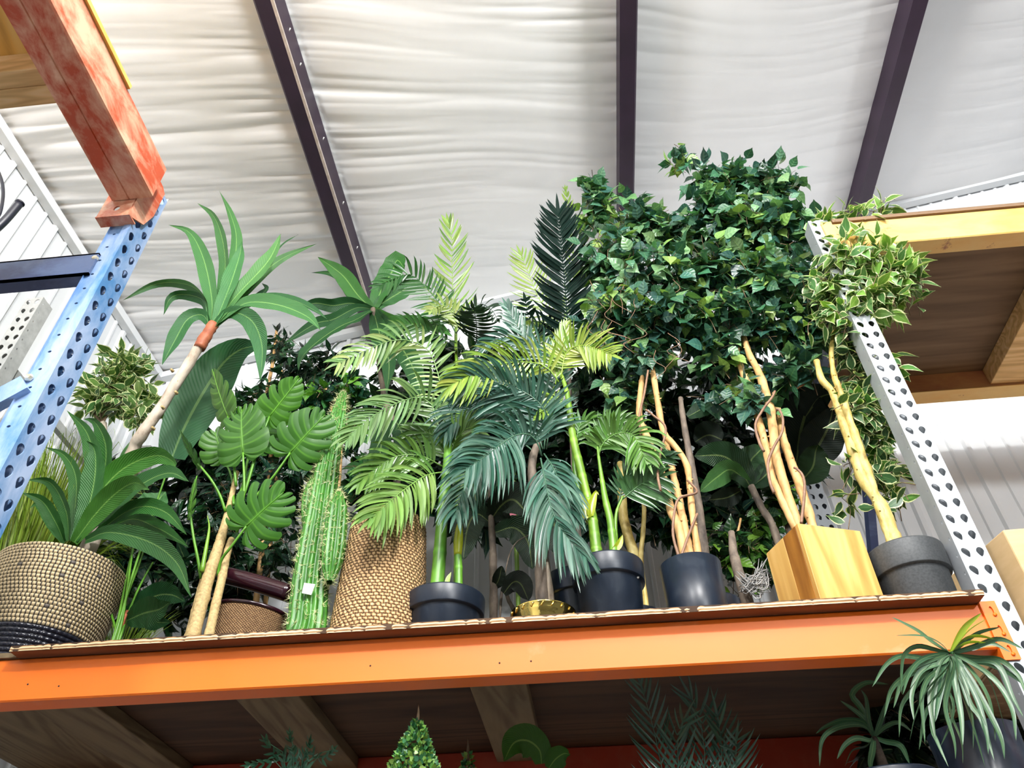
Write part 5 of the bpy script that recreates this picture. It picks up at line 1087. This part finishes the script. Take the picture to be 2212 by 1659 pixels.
bigleaf('rubber_plant', 'dark-stemmed plant with drooping black-green oval leaves behind the brass pot', 1062, 2.35,
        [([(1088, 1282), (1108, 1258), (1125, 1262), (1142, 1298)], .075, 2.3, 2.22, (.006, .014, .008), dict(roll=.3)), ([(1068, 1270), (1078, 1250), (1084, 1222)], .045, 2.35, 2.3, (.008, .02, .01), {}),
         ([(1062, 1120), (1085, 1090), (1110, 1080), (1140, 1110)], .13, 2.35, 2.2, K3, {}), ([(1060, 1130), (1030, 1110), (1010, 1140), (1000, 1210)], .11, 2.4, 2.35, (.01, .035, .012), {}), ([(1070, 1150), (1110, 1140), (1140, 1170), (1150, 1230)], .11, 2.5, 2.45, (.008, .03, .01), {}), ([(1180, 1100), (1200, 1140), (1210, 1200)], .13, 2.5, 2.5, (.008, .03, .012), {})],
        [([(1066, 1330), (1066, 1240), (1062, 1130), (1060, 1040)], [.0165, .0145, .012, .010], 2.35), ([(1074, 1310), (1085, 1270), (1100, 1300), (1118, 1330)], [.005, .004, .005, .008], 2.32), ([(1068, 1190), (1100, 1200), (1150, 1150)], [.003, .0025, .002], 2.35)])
t = bigleaf('twin_stem_plant', 'plant with two smooth olive stems rising behind the widest black pot', 1362, 2.15, [],
        [([(1372, 1240), (1370, 1206), (1355, 1151), (1346, 1110), (1340, 1000)], [.0185, .017, .016, .015, .012], 2.15), ([(1386, 1240), (1385, 1215), (1389, 1150), (1391, 1090), (1380, 1000)], [.009, .008, .0075, .007, .006], 2.15)], bark='barkgold')
bigleaf('grey_stem_tree', 'straight grey-brown stem rising right behind the pale twisted ficus stems', 1530, 2.1,
        [([(1485, 900), (1530, 880), (1560, 900)], .06, 2.15, 2.2, K, {})],
        [([(1530, 1240), (1524, 1205), (1509, 1091), (1490, 986), (1478, 920), (1470, 860)], [.0155, .0145, .013, .012, .011, .009], 2.12)], cat='artificial tree')
t = bigleaf('grey_stem_tree', 'pale green thin stem with a dull red tag behind the brass pot', 1122, 2.6, [],
        [([(1122, 1300), (1116, 1200), (1114, 1120), (1110, 1000)], [.009, .009, .008, .007], 2.6)], bark='palmstem', cat='artificial tree')
p = at(1108, 1118, 2.55); mb = MB(); mb.box(p-[.014, .001, .02], p+[.014, .001, .02]); bevel(mb.build('hang_tag', MT['pinktag'], t, smooth=False), .004)
# leaning stump wrapped with silvery vine wire
fp = at(1600, 1290, 2.1)
t = thing('wire_bundle', (fp[0]+.03, 2.1, SZ), 'tangle of silvery wire vines around a dark stump left of the wood planter', 'vine bundle')
mb = MB(); mb.tube([[at(1606, 1290, 2.1)[0]+.02, 2.12, SZ+.002], at(1604, 1265, 2.1), at(1592, 1225, 2.12), at(1584, 1190, 2.14), at(1580, 1150, 2.16)], [.02, .019, .017, .014, .010], 12, 20, wob=.05); mb.build('stump', MT['barkgrey'], t)
mb = MB()
for k in range(46):
    a0 = at(1606+6*RNG.normal(), 1255+10*RNG.normal(), 2.06); a1 = at(1635+12*RNG.normal(), 1268+14*RNG.normal(), 2.02+.03*RNG.random()); a2 = at(1652+10*RNG.normal(), 1240+22*RNG.normal(), 2.06)
    a0[2] = max(a0[2], SZ+.008); a1[2] = max(a1[2], SZ+.008); a2[2] = max(a2[2], SZ+.008); mb.tube([a0, a1, a2], [.0015, .0011], 5, 10)
mb.build('wire_strands', MT['silver'], t)
# spare pots seen between the plants
for (x_, Y_, r_, h_, lb) in ((1243, 2.08, .088, .215, 'tall black plastic pot partly hidden at the left of the widest black pot'), (1592, 2.06, .062, .05, 'low dark pot peeking out between the plain black pot and wood planter'), (712, 2.08, .05, .085, 'small dark plastic pot squeezed between the cactus and the upturned seagrass basket'), (395, 2.13, .06, .05, 'low dark pot behind the base of the tan philodendron canes')):
    c_ = at(x_, 1280, Y_)[0]; mb = MB(); pot(mb, c_, Y_, SZ+.0005, r_, h_); tag(mb.build('plant_pot', MT['blackpot']), lb, 'pot', 'spare black pots on the shelf')

# back palms rising above the row
t = thing('kentia_palm', (at(975, 1000, 2.5)[0], 2.5, SZ), 'tall pale green palm whose frond stands upright against the ceiling, left of centre', 'artificial palm', 'tall palms at the back')
mb = MB(); P = pts([(1000, 1050), (990, 880), (985, 760), (985, 700)], 2.5); P[0][2] = SZ+.1; mb.tube(P, [.014, .012, .009, .007], 10, 20, col=(1, 1, .9)); mb.build('trunk', MT['palmstem'], t)
for lst, L, Y0, Y1, c, kw in [
    ([(985, 740), (980, 660), (976, 566), (977, 517), (970, 485)], .17, 2.45, 2.4, (.24, .42, .08), dict(n=19, a0=58, a1=24, droop=-.02, col2=(.12, .28, .05))),
    ([(985, 720), (951, 659), (912, 612), (880, 592), (825, 615)], .13, 2.4, 2.25, (.03, .14, .03), dict(n=24, a0=80, a1=35, droop=.25)),
    ([(985, 720), (990, 690), (960, 660), (930, 670)], .08, 2.4, 2.3, (.3, .45, .12), dict(n=14, a0=80, a1=40, droop=.1)),
    ([(1027, 748), (1030, 720), (1028, 690), (1022, 665)], .10, 2.2, 1.95, (.010, .035, .018), dict(n=18, a0=88, a1=65, droop=-.12)),
    ([(985, 720), (1030, 660), (1060, 668), (1075, 690)], .07, 2.3, 2.15, (.02, .06, .03), dict(n=12, a0=70, a1=35, droop=.2)),
    ([(985, 740), (935, 720), (880, 700), (840, 720)], .10, 2.45, 2.3, (.05, .16, .04), dict(n=16, droop=.3))]:
    frondpart(t, lst, L, Y0, Y1, c, w=.015, **kw)
hidden_pot(t, at(1000, 1050, 2.5)[0], 2.5)
t = thing('kentia_palm', (at(1225, 1000, 2.42)[0], 2.42, SZ), 'tall palm with one near-black feather frond raised against the ceiling, left of the ficus crowns', 'artificial palm', 'tall palms at the back')
mb = MB(); P = pts([(1235, 1050), (1232, 880), (1230, 760)], 2.42); P[0][2] = SZ+.1; mb.tube(P, [.013, .012, .008], 10, 20); mb.build('trunk', MT['barkgrey'], t)
for lst, L, Y0, Y1, c, kw in [
    ([(1230, 740), (1225, 680), (1219, 600), (1212, 530), (1206, 462)], .175, 2.2, 1.95, (.004, .020, .014), dict(n=40, a0=62, a1=40, droop=.02, t0=.0, w=.016)),
    ([(1228, 730), (1195, 690), (1163, 643), (1140, 585), (1127, 555)], .16, 2.45, 2.4, (.24, .4, .07), dict(n=18, a0=65, a1=30, droop=0)),
    ([(1230, 740), (1240, 600), (1236, 500), (1222, 412)], .10, 2.5, 2.45, (.2, .36, .06), dict(n=18, a0=45, a1=20, droop=0)),
    ([(1225, 740), (1180, 700), (1145, 690), (1135, 650)], .07, 2.2, 2.05, (.008, .03, .016), dict(n=14, a0=80, a1=60, droop=.3)),
    ([(1228, 740), (1200, 720), (1160, 715), (1130, 700)], .09, 2.4, 2.35, (.2, .36, .06), dict(n=14, a0=70, a1=35, droop=.2))]:
    frondpart(t, lst, L, Y0, Y1, c, mat='palmdark' if c[0] < .02 else 'palm', **{'w': .013, **kw})
hidden_pot(t, at(1235, 1050, 2.42)[0], 2.42)

# ================================================================== shaded level below
def cone_topiary(x_px, apex_y, Yt, slope, lb, n, dim=1.0):
    ap = at(x_px, apex_y, Yt); fp = (ap[0], Yt, LZ); t = thing('boxwood_topiary', fp, lb, 'topiary', 'boxwood cones on the lower level')
    mb = MB(); h = ap[2]-(LZ+.22); mb.lathe([(.0, ap[2]-.05), (h*slope*.72, LZ+.24), (.0, LZ+.22)], ap[0], Yt, 20); mb.build('core', MT['soil'], t)
    mb = MB()
    for k in range(n):
        z = RNG.random()**.6*h; 
        if z > h*.5 and RNG.random() < .75: z = RNG.random()**.7*h*.4
        a = RNG.random()*6.283; r_ = z*slope*(.88+.2*RNG.random())+.004; o = np.array([math.cos(a), math.sin(a), .25]); p = np.array([ap[0]+r_*math.cos(a), Yt+r_*math.sin(a), ap[2]-z])
        LL = .0135*(.8+.5*RNG.random()); small_leaf(mb, p, nrm(o*.7+RNG.normal(size=3)*.5+[0, 0, .2]), nrm(o+RNG.normal(size=3)*.5+[0, -.6, 0]), LL, LL*.8, vary([(.16, .42, .08), (.06, .24, .08), (.3, .55, .12), (.03, .15, .06)][RNG.integers(4)], .15)*1.0, curl=-.15)
    mb.build('foliage', MT['boxwood'], t)
    mb = MB(); mb.tube([[ap[0], Yt, ap[2]-.02], [ap[0]+.001, Yt, ap[2]+.02], [ap[0]-.001, Yt, ap[2]+.042]], [.006, .004, .0008], 7, 6); mb.build('top_spike', MT['twig'], t)
    mb = MB(); pot(mb, ap[0], Yt, LZ+.0005, .09, .16); mb.build('pot', MT['blackpot'], t); mb = MB(); mb.tube([(ap[0], Yt, LZ+.1), (ap[0], Yt, LZ+.25)], .012, 8, 3); mb.build('trunk', MT['barkgrey'], t)

cone_topiary(902, 1556, 1.99, .43, 'bright little-leaved boxwood cone lit at the bottom centre, under the orange beam', 3600)
cone_topiary(1010, 1628, 2.25, .30, 'dim boxwood cone just right of the brighter one at the bottom edge', 900)
def spider(root, ctr, Yc, lst, w, col, alt=None):
    for i, q in enumerate(lst):
        yel = len(q) and q[0] == 'y'
        q = q[1:] if yel else q; Y1 = Yc-.03-.05*((i*37) % 5)/5
        mb = MB(); P = pts([ctr]+list(q), Yc, Y1); ribbon(mb, P, w*(.85+.3*RNG.random())*(1.15 if yel else 1), col=vary((.42, .62, .06) if yel else col, .12), nv=20, nu=2, fold=.35, base=.5, peak=.4, tip=1.6, roll=.5*RNG.normal()); mb.build('leaf', MT['spider'] if not yel else MT['palm'], root)
YS = 1.77; sc = at(2052, 1412, YS)
t = thing('spider_plant', (sc[0], 1.92, LZ), 'spider plant with arching striped leaves in front of the right end of the orange beam', 'artificial plant', 'spider plants')
spider(t, (2052, 1412), YS, [
    [(2010, 1385), (1980, 1362), (1926, 1333)], [(2030, 1390), (1993, 1375), (1935, 1373)], [(2018, 1402), (1980, 1395), (1952, 1413), (1946, 1453), (1948, 1499)],
    [(2010, 1425), (1980, 1420), (1942, 1418), (1912, 1438), (1884, 1484)], [(2018, 1415), (1985, 1428), (1962, 1458), (1950, 1501)], [(2000, 1440), (1955, 1461), (1924, 1491), (1909, 1552)],
    [(2010, 1440), (1968, 1491), (1945, 1529), (1942, 1593)], [(2026, 1446), (2003, 1466), (1990, 1504), (1993, 1555), (1998, 1606)], [(2034, 1470), (2056, 1512), (2054, 1555), (2031, 1613)],
    [(2062, 1413), (2067, 1448), (2067, 1481)], [(2070, 1425), (2077, 1448), (2095, 1504)], [(2082, 1428), (2128, 1458), (2150, 1504), (2173, 1585)], [(2095, 1425), (2153, 1433), (2186, 1504), (2211, 1550)],
    [(2090, 1425), (2133, 1432), (2178, 1453), (2222, 1486)], [(2070, 1450), (2095, 1519), (2120, 1555), (2148, 1644)], [(2066, 1470), (2088, 1530), (2100, 1568), (2128, 1657)], [(2068, 1450), (2090, 1504), (2100, 1560), (2102, 1618)],
    [(2020, 1480), (2013, 1568), (2026, 1606), (2049, 1657)], ['y', (2082, 1357), (2120, 1324)], ['y', (2090, 1362), (2135, 1334)], [(2107, 1369), (2161, 1354)], ['y', (2080, 1380), (2110, 1372), (2148, 1380)],
    [(2107, 1395), (2158, 1380), (2211, 1402)], ['y', (2070, 1395), (2095, 1385), (2130, 1388)], [(2110, 1420), (2160, 1425), (2200, 1460), (2215, 1500)], [(2040, 1450), (2030, 1500), (2020, 1560)], [(2060, 1460), (2075, 1540), (2080, 1610)],
    [(2045, 1440), (2000, 1490), (1975, 1550), (1965, 1600)], [(2090, 1440), (2130, 1500), (2145, 1560), (2150, 1600)], [(2060, 1440), (2040, 1520), (2060, 1600), (2064, 1640)], [(2100, 1400), (2140, 1390), (2185, 1410)], [(2030, 1430), (2010, 1500), (2015, 1560), (2022, 1600)], [(2075, 1440), (2110, 1510), (2130, 1580), (2135, 1630)], [(2040, 1430), (1990, 1450), (1970, 1500), (1975, 1560)], [(2085, 1450), (2125, 1520), (2160, 1590), (2170, 1640)], [(2055, 1450), (2050, 1530), (2075, 1600), (2080, 1650)], [(2025, 1420), (1975, 1440), (1945, 1480), (1930, 1530)], [(2095, 1430), (2150, 1470), (2185, 1530), (2195, 1600)], [(2050, 1440), (2035, 1490), (1998, 1540), (1985, 1620)]], .0125, (.07, .17, .08))
mb = MB(); mb.lathe([(.001, LZ+.001), (.085, LZ+.001), (.085, sc[2]-.30), (.095, sc[2]-.12), (.09, sc[2]-.12), (.085, sc[2]-.15), (.001, sc[2]-.15)], sc[0]+.05, 1.93, 40); mb.build('tall_pot', MT['blackpot'], t)
mb = MB(); mb.lathe([(.001, sc[2]-.14), (.086, sc[2]-.14)], sc[0]+.05, 1.93, 30); mb.tube([[sc[0]+.04, 1.90, sc[2]-.15], [sc[0]+.01, 1.82, sc[2]-.07], sc], [.022, .016, .008], 8, 8); mb.build('crown_base', MT['soil'], t)
Y2 = 2.2; s2 = at(1888, 1592, Y2)
t = thing('spider_plant', (s2[0], Y2, LZ), 'dim spider plant in the dark, left of the lit one at lower right', 'artificial plant', 'spider plants')
spider(t, (1888, 1592), Y2, [[(1862, 1548), (1815, 1513)], [(1865, 1560), (1820, 1555), (1780, 1570), (1762, 1585)], [(1870, 1570), (1840, 1565), (1800, 1575), (1775, 1600), (1770, 1655)], [(1880, 1600), (1850, 1595), (1825, 1610), (1808, 1640)], [(1875, 1555), (1870, 1510), (1860, 1490)],
    [(1910, 1570), (1940, 1560), (1970, 1580)], [(1900, 1560), (1915, 1520), (1930, 1505)], [(1870, 1610), (1840, 1620), (1825, 1655)], [(1910, 1600), (1945, 1610), (1965, 1650)], [(1885, 1620), (1880, 1650), (1885, 1670)], [(1860, 1530), (1840, 1500), (1870, 1475), (1920, 1478)]], .014, (.08, .2, .09))
mb = MB(); pot(mb, s2[0], Y2, LZ+.0005, .12, s2[2]-LZ-.1); mb.build('pot', MT['blackpot'], t)
mb = MB(); mb.lathe([(.001, s2[2]-.13), (.105, s2[2]-.13)], s2[0], Y2, 30); mb.tube([[s2[0], Y2, s2[2]-.13], s2], [.02, .008], 8, 5); mb.build('crown_base', MT['soil'], t)
def low_palm(x_px, Yt, lb, fr, L, col, w=.012, group='shaded palms on the lower level'):
    c = at(x_px, 1700, Yt); t = thing('shaded_palm', (c[0], Yt, LZ), lb, 'artificial palm', group)
    for q in fr:
        mb = MB(); P = pts(q, Yt, Yt-.08); P = np.vstack([[c[0], Yt, LZ+.12], (np.array([c[0], Yt, LZ+.12])+P[0])/2+[0, 0, .08], P]); frond(mb, P, L, n=30, w=w, col=col, a0=62, a1=30, droop=.08, t0=.35); mb.build('frond', MT['palm'], t)
    hidden_pot(t, c[0], Yt, .08, .14, z=LZ); return t
low_palm(1480, 2.25, 'shadowy feathery palm under the shelf right of centre, at the bottom edge', [[(1430, 1660), (1411, 1569), (1398, 1521), (1385, 1482)], [(1521, 1660), (1521, 1601), (1515, 1553), (1495, 1512)], [(1590, 1665), (1588, 1625), (1590, 1600)], [(1470, 1680), (1460, 1600), (1475, 1560)], [(1560, 1660), (1560, 1600), (1550, 1550)]], .15, (.05, .15, .10), .0075)
low_palm(640, 2.12, 'small shaded fern-like palm under the left cross support at the bottom edge', [[(635, 1655), (630, 1620), (627, 1588)], [(620, 1658), (595, 1630), (575, 1602)], [(650, 1655), (665, 1630), (670, 1602)], [(620, 1665), (580, 1650), (540, 1652)], [(660, 1660), (700, 1640), (720, 1620)]], .05, (.05, .18, .10), .008)
c = at(1180, 1690, 2.3); t = thing('broad_leaf_seedling', (c[0], 2.3, LZ), 'dim plant with two rounded leaves at the bottom edge, right of the boxwood cones', 'artificial plant')
for q, w in (([(1170, 1650), (1165, 1620), (1140, 1600), (1110, 1605), (1088, 1645)], .09), ([(1185, 1660), (1200, 1640), (1218, 1628), (1232, 1630)], .06)): leafpart(t, q, w, 2.3, 2.25, (.05, .17, .02), fold=.15, base=.4)
mb = MB(); mb.tube([[c[0], 2.3, LZ+.12], at(1175, 1665, 2.3)], [.006, .004], 6, 6); mb.build('stem', MT['palmstem'], t); hidden_pot(t, c[0], 2.3, .07, .14, z=LZ)

c_ = at(2040, 1700, 2.6); t = thing('shaded_leaf_bush', (c_[0], 2.6, LZ), 'darkened filler bush behind the spider plants on the lower level', 'artificial plant')  # filler bush added to darken this gap, shade kept in its leaf colour
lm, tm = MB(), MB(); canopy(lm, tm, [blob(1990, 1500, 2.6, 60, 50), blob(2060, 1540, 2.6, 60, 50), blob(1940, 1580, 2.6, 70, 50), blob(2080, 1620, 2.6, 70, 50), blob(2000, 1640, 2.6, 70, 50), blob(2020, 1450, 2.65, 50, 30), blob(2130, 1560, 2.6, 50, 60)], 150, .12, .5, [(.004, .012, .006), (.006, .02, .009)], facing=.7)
lm.build('foliage', MT['ficus'], t); tag(tm.build('twigs', MT['twig'], t), kind='stuff')
mb = MB(); mb.tube([[c_[0], 2.6, LZ+.1], at(2030, 1600, 2.6)], [.012, .008], 8, 6); mb.build('trunk', MT['barkgrey'], t); hidden_pot(t, c_[0], 2.6, .12, .16, z=LZ)
